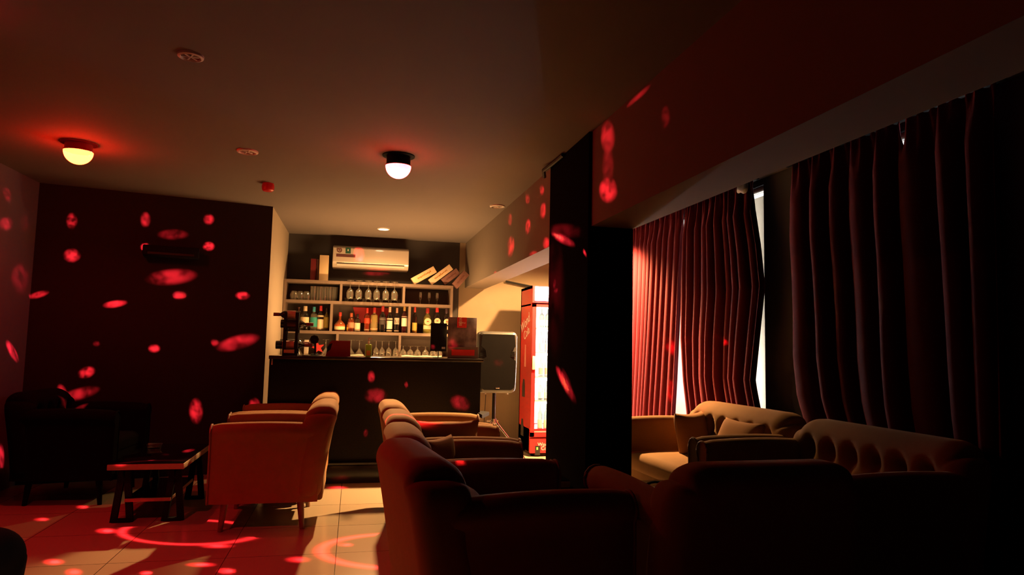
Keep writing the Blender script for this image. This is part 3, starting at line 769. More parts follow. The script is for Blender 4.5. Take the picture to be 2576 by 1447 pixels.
def lying(pyc, xa, xb, neck_left, labcol, label, yo=0.01):
    L = (xb - xa) * mm; t = thing('wine_bottle', label, 'bottle', (cp(xa if not neck_left else xb).x, YT + yo, at(730, pyc, Y=YT).z), 0, 'wine bottles lying in the rack')
    Mx = Matrix.Rotation(PI / 2 if not neck_left else -PI / 2, 4, 'Y')
    r = .037
    b = B(); lathe(b, [(0, .0), (r, 0), (r, L * .60), (r * .8, L * .66), (r * .38, L * .74), (r * .36, L * .97), (r * .40, L), (0, L)], 20, Mx); mesh_obj('glass_body', b, gmat((.012, .014, .01), .93), t)
    b = B(); lathe(b, [(r * .42, L * .78), (r * .42, L * 1.0), (0, L * 1.002)], 14, Mx); mesh_obj('foil_capsule', b, cmat((.14, .02, .02)), t)
    b = B(); lathe(b, [(r * 1.02, L * .18), (r * 1.02, L * .50)], 24, Mx); mesh_obj('paper_label', b, cmat(labcol), t)
lying(792, 690, 752, True, (.55, .40, .32), 'wine bottle lying on top of the rack, neck to the left')
lying(815, 703, 778, False, (.10, .03, .03), 'wine bottle in the middle of the rack, neck to the right')
lying(868, 693, 777, False, (.50, .30, .25), 'wine bottle at the bottom of the rack, neck to the right')
lying(864, 701, 770, False, (.05, .03, .03), 'dark bottle lying behind the bottom rack bottle', .10)
# round-headed black stand
sd = thing('round_headed_stand', 'small black stand with a round head beside the wine rack', 'stand', (cp(793).x, YT + .03, ZC))
zc_ = at(788, 856, Y=YT).z - ZC
b = B(); lathe(b, [(0, -.012), (.035, -.012), (.042, -.006), (.042, .006), (.035, .012), (0, .012)], 8, Matrix.Translation((-.012, 0, zc_)) @ Matrix.Rotation(PI / 2, 4, 'X')); mesh_obj('round_head', b, M['black'], sd)
b = B(); tube(b, [(-.004, 0, zc_ - .03), (.0, 0, .01)], .010, 10); mesh_obj('stem', b, M['black'], sd)
b = B(); lathe(b, [(0, 0), (.04, 0), (.04, .008), (0, .012)], 20); mesh_obj('base', b, M['black'], sd)
b = B(); bx(b, -.02, .0, -.0135, -.012, zc_ - .006, zc_ + .0); mesh_obj('badge', b, M['chrome'], sd, False)
for (a_, c_, lab) in ((762, 812, 'flat dark tray on the counter under the round-headed stand'),):
    b = B(); bx(b, cp(a_).x, cp(c_).x, YT - .07, YT + .1, ZC, ZC + .006, bev=.002); tag(mesh_obj('tray', b, M['black']), lab, 'tray')
sd.location.z += .006
# menu holder
mh = thing('menu_holder', 'maroon menu booklet standing folded on the counter', 'menu', (cp(851).x, YT, ZC))
hm = at(850, 858, Y=YT).z - ZC
b = B(); w2 = 29 * mm
extr(b, [(-w2, 0), (w2, 0), (w2 - .005, hm), (-w2 + .045, hm), (-w2 + .02, hm - .03)], 'y', -.012, -.004); mesh_obj('front_cover', b, M['red_dark'], mh, False)
b = B(); extr(b, [(-w2 + .02, 0), (w2, 0), (w2 - .005, hm + .003), (-w2 + .045, hm + .003)], 'y', .03, .038); mesh_obj('back_cover', b, M['red_dark'], mh, False)
b = B(); extr(b, [(-w2 + .004, .03), (-w2 + .04, .06), (-w2 + .055, hm - .02), (-w2 + .03, hm - .03), (-w2 + .012, .08)], 'y', -.0135, -.0121); mesh_obj('dark_emblem', b, M['blackmat'], mh, False)
# soap bottle
sp = thing('soap_bottle', 'green pump soap bottle standing on the counter', 'bottle', (cp(927).x, YT, ZC))
hs = at(927, 866, Y=YT).z - ZC
b = B(); rbox(b, .031, .02, hs / 2, .014, (3, 2, 4), 3, off=(0, 0, hs / 2)); mesh_obj('body', b, gmat((.35, .9, .12), .85), sp)
b = B(); bx(b, -.018, .018, -.0215, -.0205, .012, hs * .5); mesh_obj('paper_label', b, cmat((.7, .6, .06)), sp, False)
b = B(); lathe(b, [(0, 0), (.010, 0), (.010, .02), (.004, .022), (.004, .05), (0, .05)], 12, Matrix.Translation((0, 0, hs))); bx(b, -.006, .028, -.006, .006, hs + .046, hs + .056); mesh_obj('pump', b, M['white'], sp)
# black display board and beer poster
bb = thing('display_board', 'plain black display board standing left of the beer poster', 'board', (cp(1105).x, YT + .06, ZC))
b = B(); bx(b, at(1085, 850, Y=YT).x - cp(1105).x, at(1126, 850, Y=YT).x - cp(1105).x, 0, .012, at(1105, 884, Y=YT).z - ZC, at(1105, 813, Y=YT).z - ZC, bev=.001); mesh_obj('panel', b, M['blackmat'], bb)
b = B(); bx(b, -.004, .004, .012, .02, 0, .2); bx(b, -.05, .05, .0, .06, 0, .006); mesh_obj('easel', b, M['blackmat'], bb, False)
b = B(); bx(b, .03, .062, -.0015, 0, at(1105, 878, Y=YT).z - ZC, at(1105, 873, Y=YT).z - ZC); mesh_obj('small_print', b, M['tissue'], bb, False)
bp = thing('beer_poster', 'grey menu poster stand reading BEER TEMPLE at the right counter end', 'poster', (cp(1161).x, YT - .02, ZC))
hw2 = 36.5 * mm; hp = at(1160, 799, Y=YT).z - ZC; hl = at(1160, 873, Y=YT).z - ZC
def poster_mat():
    m = mat('smoky_poster_print', (.14, .08, .08), .35); nt = m.node_tree; p = nt.nodes['Principled BSDF']
    tc = nt.nodes.new('ShaderNodeTexCoord'); n = nt.nodes.new('ShaderNodeTexNoise'); n.inputs['Scale'].default_value = 9; n.inputs['Detail'].default_value = 8
    cr = nt.nodes.new('ShaderNodeValToRGB'); cr.color_ramp.elements[0].color = (.05, .035, .045, 1); cr.color_ramp.elements[1].color = (.28, .23, .27, 1)
    cr.color_ramp.elements[0].position = .35; cr.color_ramp.elements[1].position = .75
    nt.links.new(tc.outputs['Object'], n.inputs['Vector']); nt.links.new(n.outputs[0], cr.inputs[0]); nt.links.new(cr.outputs[0], p.inputs['Base Color']); return m
b = B(); bx(b, -hw2, hw2, 0, .008, hl - .02, hp, bev=.001); mesh_obj('poster_sheet', b, poster_mat(), bp)
b = B(); bx(b, -hw2, hw2 + .015, -.03, -.022, 0, hl); bx(b, -hw2, hw2 + .015, -.03, .03, 0, .006); hb = mesh_obj('holder_box', b, mat('grey_card', (.12, .085, .08), .6), bp, False)
b = B(); bx(b, -hw2 + .035, hw2 - .02, -.0315, -.030, .028, hl - .025); mesh_obj('red_strip', b, M['redpaint'], hb, False)
xs0, xs1 = at(1149, 820, Y=YT).x - bp.location.x, at(1173, 820, Y=YT).x - bp.location.x
b = B(); bx(b, xs0, xs1, -.0015, 0, at(1160, 825, Y=YT).z - ZC, hp); rsq = mesh_obj('red_square', b, M['redpaint'], bp, False)
def text(body, parent, loc, rot, size, m, name='lettering'):
    fc = bpy.data.curves.new(name, 'FONT'); fc.body = body; fc.size = size; fc.align_x = 'CENTER'; fc.align_y = 'CENTER'; fc.extrude = .0004; fc.materials.append(m)
    return text_mesh(fc, name, parent, loc, rot)
text('BEER', rsq, ((xs0 + xs1) / 2 - .012, -.003, hp - .04), (PI / 2, -PI / 2, 0), .036, M['white_print'])
text('TEMPLE', rsq, ((xs0 + xs1) / 2, -.0035, hp - .052), (PI / 2, 0, 0), .020, M['white_print'])

# ------------------------------------------------------------------ speaker on tripod
YSP = 6.75; mk = YSP / FPX
s0, s1 = at(1204, 835, Y=YSP), at(1301, 990, Y=YSP)
spk = thing('loudspeaker', 'black loudspeaker on a tripod between the bar and the red fridge', 'loudspeaker', ((s0.x + s1.x) / 2, YSP, at(1250, 990, Y=YSP).z))
hw_, hh_ = (s1.x - s0.x) / 2, (at(1250, 834, Y=YSP).z - spk.location.z) / 2
def sf(v):
    v.x *= 1 - .05 * ((v.z + hh_) / (2 * hh_) < .5) * (.5 - (v.z + hh_) / (2 * hh_)) * 2
    v.x *= 1 - .0 * v.y; v.x *= (1 - .25 * max(0, v.y / .16)); return v
b = B(); rbox(b, hw_, .16, hh_, .055, (4, 3, 6), 5, sf, off=(0, .16, hh_)); mesh_obj('cabinet', b, mat('speaker_shell', (.03, .03, .03), .35, spec=.4), spk)
# recessed grille with a waist
b = B(); o_ = []
def gl(z): return (hw_ - .022) if (z < hh_ * 1.05 or z > hh_ * 1.45) else hw_ - .075
out = []
pr = [(0.02, .05), (.0, .10)]
zsn = [.035, .06, .12, hh_ * 1.05, hh_ * 1.17, hh_ * 1.38, hh_ * 1.52, hh_ * 1.9, hh_ * 2 - .03]
xsn = [hw_ - .07, hw_ - .035, hw_ - .028, hw_ - .024, hw_ - .085, hw_ - .075, hw_ - .03, hw_ - .04, hw_ - .075]
pts = list(zip(xsn, zsn)) + [(-x, z) for x, z in list(zip(xsn, zsn))[::-1]]
extr(b, pts, 'y', -.012, .004); mesh_obj('grille', b, mat('speaker_grille', (.008, .007, .007), .9, spec=.05, bump=.6, bscale=600), spk, True)
b = B(); bx(b, -.02, .02, -.016, -.012, .048, .062, bev=.002); mesh_obj('badge', b, M['chrome'], spk)
for s in (-1, 1):
    b = B()
    for k in range(4): bx(b, s * (hw_ - .05) - .028, s * (hw_ - .05) + .028, -.006, .002, hh_ * 1.2 + k * .014, hh_ * 1.2 + k * .014 + .006)
    mesh_obj('side_grip', b, M['blackmat'], spk, False)
    b = B(); lathe(b, [(0, -.014), (.014, -.014), (.012, 0), (0, 0)], 12, Matrix.Translation((s * hw_ * .55, .06, 0))); mesh_obj('rubber_foot', b, M['white'], spk)
st = thing('speaker_stand', 'chrome and black tripod stand carrying the loudspeaker', 'stand', (spk.location.x, YSP + .16, 0))
zb = spk.location.z; zh = at(1248, 1062, Y=YSP + .16).z
b = B(); tube(b, [(0, 0, zh - .3), (0, 0, zb)], .018, 14); mesh_obj('pole', b, M['black'], st)
b = B(); tube(b, [(0, 0, zh - .02), (0, 0, zh + .035)], .032, 14); bx(b, -.07, .05, -.012, .012, zh + .0, zh + .02); mesh_obj('collar', b, M['chrome'], st)
for a in (-20, 100, 220):
    dx, dy = math.cos(R(a)), math.sin(R(a))
    b = B(); tube(b, [(.03 * dx, .03 * dy, zh), ((.38 if a < 0 else .28) * dx, (.38 if a < 0 else .28) * dy, .012)], .011, 10); mesh_obj('leg', b, M['chrome'], st)
b = B(); tube(b, [at(1222, 992, Y=YSP + .05), at(1221, 1015, Y=YSP + .06), at(1219, 1040, Y=YSP + .05), at(1217, 1080, Y=YSP + .04), (at(1217, 1080, Y=YSP).x, YSP + .05, .01)], .0035, 6)
tag(mesh_obj('speaker_cable', b, M['cable']), 'thin black cable hanging down under the loudspeaker', 'cable')

# ------------------------------------------------------------------ fridge
YFr = 7.35
fx0 = at(1336, 900, Y=YFr).x; fx1 = fx0 + .62; fz1 = at(1345, 719, Y=YFr).z; fd = .52
fr = thing('drinks_fridge', 'tall red glass-door drinks fridge glowing white beside the pillar', 'fridge', ((fx0 + fx1) / 2, YFr, 0))
hf = .31
b = B()
bx(b, -hf, -hf + .03, 0, fd, .05, fz1); bx(b, hf - .03, hf, 0, fd, .05, fz1); bx(b, -hf, hf, fd - .03, fd, .05, fz1); bx(b, -hf, hf, 0, fd, fz1 - .03, fz1); bx(b, -hf, hf, 0.02, fd, .05, .30); bx(b, -hf, hf, 0.05, fd, fz1 - .22, fz1 - .2)
mesh_obj('cabinet', b, M['red'], fr, False)
zk = lambda py: at(1350, py, Y=YFr).z
b = B(); bx(b, -hf, hf, -.02, .0, .04, zk(1103)); pn = mesh_obj('lower_panel', b, M['red'], fr, False)
text('Wond', pn, (-hf + .16, -.022, zk(1118)), (PI / 2, 0, 0), .055, M['white_print'], 'script_lettering')
text('Cola', pn, (-hf + .18, -.022, zk(1128)), (PI / 2, 0, 0), .055, M['white_print'], 'script_lettering')
xt = at(1351, 1130, Y=YFr).x - fr.location.x
b = B(); bx(b, xt - .028, xt + .03, -.0225, -.02, zk(1145), zk(1121)); th_ = mesh_obj('thermostat', b, M['black'], pn, False)
b = B(); bx(b, xt - .012, xt + .004, -.0245, -.0225, zk(1131), zk(1125)); mesh_obj('display_light', b, mat('green_display', (.1, .3, .02), .5, emit=(.5, 1, .05), es=2), th_, False)
b = B(); bx(b, -hf, hf, -.02, .0, zk(762), fz1)
mesh_obj('header_frame', b, M['red'], fr, False)
b = B(); bx(b, -hf + .028, hf - .01, -.032, -.021, zk(757), fz1 - .012); mesh_obj('lit_header', b, mat('lit_header_panel', (1, 1, 1), .4, emit=(1, .93, .97), es=22), fr, False)
# door frame and glass
d0, d1 = zk(1098), zk(766)
b = B()
for (a_, c_, e_, g_) in ((-hf, -hf + .044, d0, d1), (hf - .044, hf, d0, d1), (-hf, hf, d0, d0 + .045), (-hf, hf, d1 - .03, d1)): bx(b, a_, c_, -.03, 0, e_, g_)
dr = mesh_obj('door', b, M['red'], fr, False)
b = B(); bx(b, -hf + .044, hf - .044, -.012, -.008, d0 + .045, d1 - .03); mesh_obj('door_glass', b, M['pane'], dr, False)
b = B(); bx(b, -hf + .004, -hf + .04, -.05, -.03, zk(930), zk(896), bev=.004); mesh_obj('handle', b, M['paper'], dr)
b = B(); bx(b, -hf + .031, hf - .031, fd - .045, fd - .031, .31, fz1 - .21); mesh_obj('lit_lining', b, mat('lit_lining', (1, 1, 1), .5, emit=(.93, 1, .98), es=8), fr, False)
shz = [zk(y) for y in (1088, 1010, 950, 888, 826)]
b = B()
for s in (-1, 1): bx(b, s * (hf - .034) - .003, s * (hf - .034) + .003, .01, .52, d0, d1)
mesh_obj('inner_wall', b, mat('fridge_liner', (.85, .85, .85), .5), fr, False)
for z in shz:
    b = B()
    for k in range(14): tube(b, [(-hf + .035, .03 + k * .034, z), (hf - .035, .03 + k * .034, z)], .003, 6)
    bx(b, -hf + .035, hf - .035, .015, .02, z - .004, z + .012)
    mesh_obj('wire_shelf', b, M['white'], fr, False)
def fb(px_, z, col, labcol, h, label, r=.03):
    X_ = at(px_, 900, Y=YFr + .08).x
    t = thing('bottle', label, 'bottle', (X_, YFr + .08, z + .005), 0, 'chilled bottles in the fridge')
    b = B(); lathe(b, [(q * r / .52, zz * h) for q, zz in PROF['tall']], 16); mesh_obj('glass_body', b, gmat(col, .6), t)
    b = B(); curved_label(b, r * 1.062, .12 * h, .42 * h, 1.3); mesh_obj('paper_label', b, cmat(labcol), t)
rows = ['bottom', 'second', 'third', 'fourth', 'top']
for i, z in enumerate(shz):
    for j, px_ in enumerate((1361, 1376)):
        col = [(.03, .10, .05), (.12, .2, .22), (.08, .1, .16), (.05, .06, .2), (.05, .2, .08)][i]
        fb(px_, z, col, [(.7, .72, .55), (.6, .7, .7), (.6, .3, .3), (.3, .3, .5), (.6, .7, .6)][i], [.30, .22, .24, .24, .22][i], '%s bottle on the %s fridge shelf' % (['left', 'right'][j], rows[i]))
# side decals: script, straps and two dark bottle silhouettes, on the left flank (faces -X)
def side(py, f=.5):  # f: 0 front .. 1 back
    return (-hf - .0015, fd * f, zk(py))
for body, py, f, sz in (('Wond', 812, .55, .16), ('Cola', 838, .42, .14)):
    text(body, fr, side(py, f), (PI / 2, -.35, -PI / 2), sz, M['white_print'], 'side_lettering')
for (y0, y1, f, wd_) in ((958, 1004, .6, .06), (1062, 1106, .66, .06)):
    za, zb_ = zk(y1), zk(y0); yc_ = fd * f; b = B(); n = 10
    pts = [(yc_ - wd_, za), (yc_ + wd_, za), (yc_ + wd_, za + (zb_ - za) * .6), (yc_ + wd_ * .5, zb_), (yc_ - wd_ * .5, zb_), (yc_ - wd_, za + (zb_ - za) * .6)]
    extr(b, pts, 'x', -hf - .002, -hf); mesh_obj('bottle_decal', b, M['slot'], fr, False)
b = B(); extr(b, [(fd * .42, zk(925)), (fd * .58, zk(925)), (fd * .54, zk(868)), (fd * .46, zk(868))], 'x', -hf - .002, -hf); mesh_obj('pale_decal', b, mat('faded_pink_print', (.7, .25, .2), .5), fr, False)
for sx_ in (-1, 1):
    for y_ in (.06, fd - .06):
        b = B(); lathe(b, [(0, 0), (.02, 0), (.02, .05), (0, .05)], 12, Matrix.Translation((sx_ * (hf - .05), y_, 0))); mesh_obj('foot', b, M['blackmat'], fr)
area('fridge_light', (0, .1, .9), (PI / 2, 0, PI), .03, 1.1, 14, (.95, 1, .98), fr)
p0_, p1_ = at(1272, 708, Y=8.36), at(1335, 721, Y=8.36)
b = B(); tube(b, [p0_, p1_, (2.6, 8.36, p1_.z - .03)], .014, 8); tag(mesh_obj('conduit', b, M['cable']), 'dark conduit running along the wall behind the fridge', 'conduit')

# ------------------------------------------------------------------ ceiling fittings
def downlight(px_, py, label, lit=False, s=1.0, dark=False):
    p = at(px_, py, Z=CEIL); t = thing('downlight', label, 'ceiling light', (p.x, p.y, CEIL), 0, 'round recessed ceiling lights')
    r = .07 * s
    b = B(); lathe(b, [(r * .72, -.004), (r * .80, -.014), (r * .98, -.010), (r, 0), (r * .72, -.001)], 32); mesh_obj('trim_ring', b, M['trimring'], t)
    b = B(); lathe(b, [(r * .74, -.006), (r * .5, -.003), (.0, -.002)], 24); mesh_obj('reflector', b, M['lit'] if lit else M['reflector'], t)
    if not lit:
        b = B()
        for a in range(3): bx(b, -r * .7, r * .7, -.003, .003, -.010, -.004, Matrix.Rotation(a * PI / 3, 4, 'Z'))
        mesh_obj('lamp_grid', b, M['trimring'], t, False)
    return t
downlight(480, 139, 'unlit downlight with dark centre, nearest in the top left of the ceiling', s=.8)
downlight(623, 380, 'unlit downlight between the two red party lamps', s=1.0)
DL = downlight(965, 575, 'glowing downlight above the air conditioner', True, 1.0)
downlight(1251, 518, 'faint downlight close to the beam edge', s=1.0)
spot('downlight_lamp', DL.location + Vector((0, 0, -.03)), (0, -.12, -1), 120, WARM, 2.7, .9, .045)
spot('downlight_lamp', DL.location + Vector((0, 0, -.035)), (-.12, -1.15, -1), 1050, WARM, .80, .5, .045)
p = Vector((2.30, 6.55, CEIL)); d2 = thing('downlight', 'glowing downlight hidden behind the pillar, above the fridge aisle', 'ceiling light', p, 0, 'round recessed ceiling lights')
for ch in DL.children: dup(ch, parent=d2)
spot('downlight_lamp', p + Vector((0, 0, -.03)), (0, .21, -1), 620, WARM, 2.45, .25, .045)
spot('downlight_lamp', p + Vector((0, 0, -.035)), (0, 0, -1), 1700, WARM, 2.36, .75, .045)
pa = at(675, 462, Z=CEIL)
al = thing('smoke_alarm', 'small red alarm fixed to the ceiling above the dark wall corner', 'alarm', (pa.x, pa.y, CEIL))
b = B(); lathe(b, [(.045, 0), (.045, -.012), (.04, -.014)], 24); mesh_obj('base', b, M['red_alarm'], al)
b = B(); lathe(b, [(.048, -.012), (.05, -.03), (.046, -.055), (.035, -.064), (0, -.066)], 24); mesh_obj('housing', b, M['red_alarm'], al)
# black wall unit on the left dark wall
dW = (LWb - LWa).normalized(); nW = Vector((dW.y, -dW.x, 0)); WLP = (LWa.copy(), nW)
a_, c_ = at(362, 620, plane=WLP), at(500, 655, plane=WLP)
wu = thing('wall_heater', 'long black box mounted high on the dark left wall', 'wall unit', ((a_ + c_) / 2), math.atan2(dW.y, dW.x))
Lw = (Vector((c_.x, c_.y)) - Vector((a_.x, a_.y))).length / 2; hz_ = abs(a_.z - c_.z) / 2
b = B(); bx(b, -Lw, Lw, -.17, -.002, -hz_, hz_, bev=.012); mesh_obj('casing', b, M['blackmat'], wu)
b = B(); bx(b, -Lw + .04, Lw - .04, -.175, -.165, -hz_ + .012, -hz_ + .03); mesh_obj('air_slot', b, M['slot'], wu, False)

# ------------------------------------------------------------------ red party lamps
def dome_mat(name, c_hot, c_rim, es):
    m = bpy.data.materials.new(name); m.use_nodes = True; nt = m.node_tree; nt.nodes.clear()
    o = nt.nodes.new('ShaderNodeOutputMaterial'); e = nt.nodes.new('ShaderNodeEmission'); t = nt.nodes.new('ShaderNodeBsdfTransparent')
    g = nt.nodes.new('ShaderNodeBsdfGlossy'); g.inputs['Roughness'].default_value = .1
    tc = nt.nodes.new('ShaderNodeTexCoord'); v = nt.nodes.new('ShaderNodeTexVoronoi'); v.inputs['Scale'].default_value = 28
    cr = nt.nodes.new('ShaderNodeValToRGB'); cr.color_ramp.elements[0].color = (*c_hot, 1); cr.color_ramp.elements[1].color = (*c_rim, 1)
    cr.color_ramp.elements[0].position = .0; cr.color_ramp.elements[1].position = .95
    nt.links.new(tc.outputs['Object'], v.inputs['Vector'])
    sep = nt.nodes.new('ShaderNodeSeparateXYZ'); nt.links.new(tc.outputs['Object'], sep.inputs[0])
    mr = nt.nodes.new('ShaderNodeMapRange'); mr.inputs[1].default_value = -.15; mr.inputs[2].default_value = -.05; mr.inputs[3].default_value = 0; mr.inputs[4].default_value = .45
    nt.links.new(sep.outputs[2], mr.inputs[0])
    ad = nt.nodes.new('ShaderNodeMath'); ad.operation = 'MULTIPLY_ADD'; ad.inputs[1].default_value = .5
    nt.links.new(v.outputs['Distance'], ad.inputs[0]); nt.links.new(mr.outputs[0], ad.inputs[2]); nt.links.new(ad.outputs[0], cr.inputs[0])
    nt.links.new(cr.outputs[0], e.inputs[0]); e.inputs[1].default_value = es
    m1 = nt.nodes.new('ShaderNodeMixShader'); m1.inputs[0].default_value = .5
    nt.links.new(t.outputs[0], m1.inputs[1]); nt.links.new(e.outputs[0], m1.inputs[2])
    m2 = nt.nodes.new('ShaderNodeMixShader'); m2.inputs[0].default_value = .06
    nt.links.new(m1.outputs[0], m2.inputs[1]); nt.links.new(g.outputs[0], m2.inputs[2]); nt.links.new(m2.outputs[0], o.inputs[0])
    return m
def party_lamp(px_, py, label, mt, base, drop, p=None):
    p = p or at(px_, py, Z=CEIL); t = thing('party_lamp', label, 'ceiling light', (p.x, p.y, CEIL), 0, 'red rotating party lamps')
    r = .088
    b = B(); lathe(b, [(0, 0), (r * 1.25, 0), (r * 1.25, -.006), (r * .9, -.008)], 32); mesh_obj('mounting_flange', b, base, t)
    b = B(); lathe(b, [(r * .88, -.006), (r * .92, -.01), (r * .92, -drop), (r, -drop - .002), (r, -drop - .008), (0, -drop - .008)], 32); mesh_obj('lamp_base', b, base, t)
    b = B(); lathe(b, [(r * .99, -drop - .008)] + [(r * .985 * math.cos(PI / 2 * k / 10), -drop - .008 - r * .98 * math.sin(PI / 2 * k / 10)) for k in range(1, 11)], 32); mesh_obj('faceted_dome', b, mt, t)
    b = B(); tube(b, [(r * 1.0 * math.cos(2 * PI * k / 32), r * 1.0 * math.sin(2 * PI * k / 32), -drop - .008) for k in range(32)], .003, 6, closed=True); mesh_obj('rim', b, M['chrome'], t)
    t['drop'] = drop
    return t, Vector((p.x, p.y, CEIL - drop - .05))
RED = (1, .020, .032)
L1, S1p = party_lamp(199, 360, 'red party lamp at left with a yellow-white glowing dome', dome_mat('dome_glow_yellow', (1, .022, .003), (1, .016, .004), 150), M['red_alarm'], .05)
L2, S2p = party_lamp(1003, 392, 'red party lamp with black base and white-hot dome in front of the bar', dome_mat('dome_glow_white', (1, .036, .036), (1, .016, .022), 80), M['blackmat'], .065)
L3, S3p = party_lamp(0, 0, 'third red party lamp, above the foreground left of the view', dome_mat('dome_glow_red', (1, .02, .02), (1, .01, .01), 4), M['blackmat'], .065, Vector((-1.6, 2.9, CEIL)))
for Lx, Sx, e0 in ((L1, S1p, 40), (L2, S2p, 4), (L3, S3p, 140)):
    spot('lamp_core', Sx, (0, 0, -1), e0, RED, 1.90 if Lx is L3 else 2.75, .3 if Lx is L3 else .5, .02, Lx)

K = 150
SZ = 1.28
def lens_texture(o, seed, s):
    """uneven moulded lens: breaks the oval of a beam into a ragged spot with a hot core"""
    l = o.data; l.use_nodes = True; nt = l.node_tree; e = nt.nodes['Emission']
    geo = nt.nodes.new('ShaderNodeNewGeometry'); n = nt.nodes.new('ShaderNodeTexNoise'); n.noise_dimensions = '4D'
    n.inputs['Scale'].default_value = 1.5 / s; n.inputs['Detail'].default_value = 3; n.inputs['W'].default_value = seed % 97
    nt.links.new(geo.outputs['Incoming'], n.inputs['Vector'])
    mr = nt.nodes.new('ShaderNodeMapRange'); mr.inputs[1].default_value = .36; mr.inputs[2].default_value = .60; mr.inputs[3].default_value = .16; mr.inputs[4].default_value = 1.6
    nt.links.new(n.outputs[0], mr.inputs[0]); nt.links.new(mr.outputs[0], e.inputs['Strength'])
def beam(lamp, px_, py, rx, ry, rot, I, X=None, Y=None, Z=None, plane=None, blend=1, col=RED):
    """one lens beam of a party lamp: aimed at a place on a surface, its oval spread given at that surface"""
    Lx, S = (L1, S1p) if lamp == 1 else (L2, S2p)
    kw = dict(X=X, Y=Y, Z=Z, plane=plane)
    a = math.radians(rot); ca, sa = math.cos(a), math.sin(a)
    c = at(px_, py, **kw); e1 = at(px_ + rx * ca, py + rx * sa, **kw); e2 = at(px_ - ry * sa, py + ry * ca, **kw)
    d = (c - S); dist = d.length; dn = d.normalized()
    n = Vector((1, 0, 0)) if X is not None else Vector((0, 1, 0)) if Y is not None else Vector((0, 0, 1)) if Z is not None else plane[1]
    cosn = max(.12, abs(dn.dot(n)))
    def gno(p): v = p - S; return v / v.dot(dn) - dn
    g1, g2 = gno(e1), gno(e2)
    # principal axes of the oval
    u = g1.normalized() if g1.length > g2.length else g2.normalized(); v = dn.cross(u).normalized()
    m11, m12, m21, m22 = g1.dot(u), g2.dot(u), g1.dot(v), g2.dot(v)
    A, Bq, D = m11 * m11 + m12 * m12, m11 * m21 + m12 * m22, m21 * m21 + m22 * m22
    th = .5 * math.atan2(2 * Bq, A - D)
    uu = u * math.cos(th) + v * math.sin(th); tr = (A + D) / 2; df = math.sqrt(((A - D) / 2) ** 2 + Bq * Bq)
    s1, s2 = math.sqrt(tr + df), math.sqrt(max(tr - df, 1e-8))
    s1, s2 = min(s1, 1.2), min(max(s2, .008), 1.2)
    base = math.tan(math.radians(10))
    sc1, sc2 = SZ * s1 / base, SZ * s2 / base
    o = spot('lens_beam', S, dn, K * I * dist * dist / cosn, col, math.radians(20), blend, .006, Lx, (sc1, sc2), uu)
    o['oval'] = (s1, s2)
    if blend and Z is None: lens_texture(o, px_ + py, min(s1, 4 * s2))
    return o
XBm = BX0 - .001; XPl = PX0 - .001; XCu = XC - .04
for q in ((181, 556, 12, 18, 0, .35), (181, 643, 18, 15, 0, .6), (366, 553, 11, 17, 0, .4), (366, 622, 11, 9, 0, .9), (435, 590, 34, 12, 0, .12), (525, 552, 12, 12, 0, .5),
          (525, 620, 13, 10, 0, .9), (430, 697, 56, 18, -5, .35), (290, 765, 26, 8, -8, .9), (451, 743, 17, 8, 0, 1.0), (610, 744, 16, 9, 0, 1.0), (388, 877, 13, 9, 0, .9),
          (243, 865, 8, 6, 0, .15), (542, 862, 9, 8, 0, .9), (597, 862, 48, 16, -15, .55), (218, 937, 19, 12, -20, .7), (203, 990, 42, 13, -15, .35), (156, 985, 10, 17, -25, .35),
          (333, 1038, 14, 20, 0, .6), (493, 1033, 15, 28, 0, .6), (640, 1018, 12, 15, 0, .4), (358, 1085, 6, 24, 0, .4), (180, 1168, 50, 12, -38, .25)):
    beam(1, *q[:5], q[5] * 22, plane=WLP)
XLw = LWa.x
for q in ((18, 490, 9, 18, -15, .5), (15, 563, 15, 16, 0, .6), (62, 560, 10, 20, 0, .08), (50, 700, 22, 36, 0, .2)):
    beam(1, *q[:5], q[5] * 2.2, X=XLw)
beam(1, 92, 762, 26, 6, 48, 3.5, X=XLw); beam(1, 30, 883, 27, 8, 62, 3.5, X=XLw); beam(1, 2, 1150, 8, 30, 0, 2, X=XLw)
for q in ((268, 1336, 26, 7, 1.1), (135, 1414, 26, 8, 1.2), (185, 1440, 22, 10, 1), (545, 1374, 42, 6, .8), (367, 1442, 16, 6, 1.0), (505, 1421, 36, 6, 1.1), (570, 1437, 24, 8, 1.1),
          (105, 1307, 20, 5, .7), (208, 1276, 16, 5, .7), (457, 1283, 12, 5, .6)):
    beam(1, *q[:4], 0, q[4] * 1.8, Z=0); beam(1, q[0] + 3, q[1], q[2] * .5, q[3] * .55, 0, q[4] * 6, Z=0)
for q in ((750, 1408, 30, 8, .8), (870, 1371, 20, 5, .9), (850, 1228, 26, 5, .8)):
    beam(2, *q[:4], 0, q[4] * 1.8, Z=0); beam(2, q[0] + 3, q[1], q[2] * .5, q[3] * .55, 0, q[4] * 6, Z=0)
for q in ((934, 948, 8, 13, 0, .7), (946, 995, 25, 17, 0, .45), (1157, 1014, 23, 17, 20, .4), (1022, 968, 4, 4, 0, .5), (920, 1090, 5, 4, 0, .2)):
    beam(2, *q[:5], q[5] * 40, Y=YC0)
beam(2, 1138, 868, 13, 18, 0, .7, Y=YT - .02); beam(2, 1087, 862, 5, 5, 0, 8, Y=YT)
beam(2, 1412, 600, 32, 9, 28, 45, X=XPl); beam(2, 1405, 596, 16, 4, 28, 70, X=XPl, col=(1, .10, .05)); beam(2, 1418, 962, 26, 4, 62, 80, X=XPl, col=(1, .12, .03)); beam(2, 1415, 580, 45, 16, 5, 5, X=XPl); beam(2, 1420, 962, 48, 8, 62, 45, X=XPl); beam(2, 1395, 720, 22, 150, 0, 2.2, X=XPl)
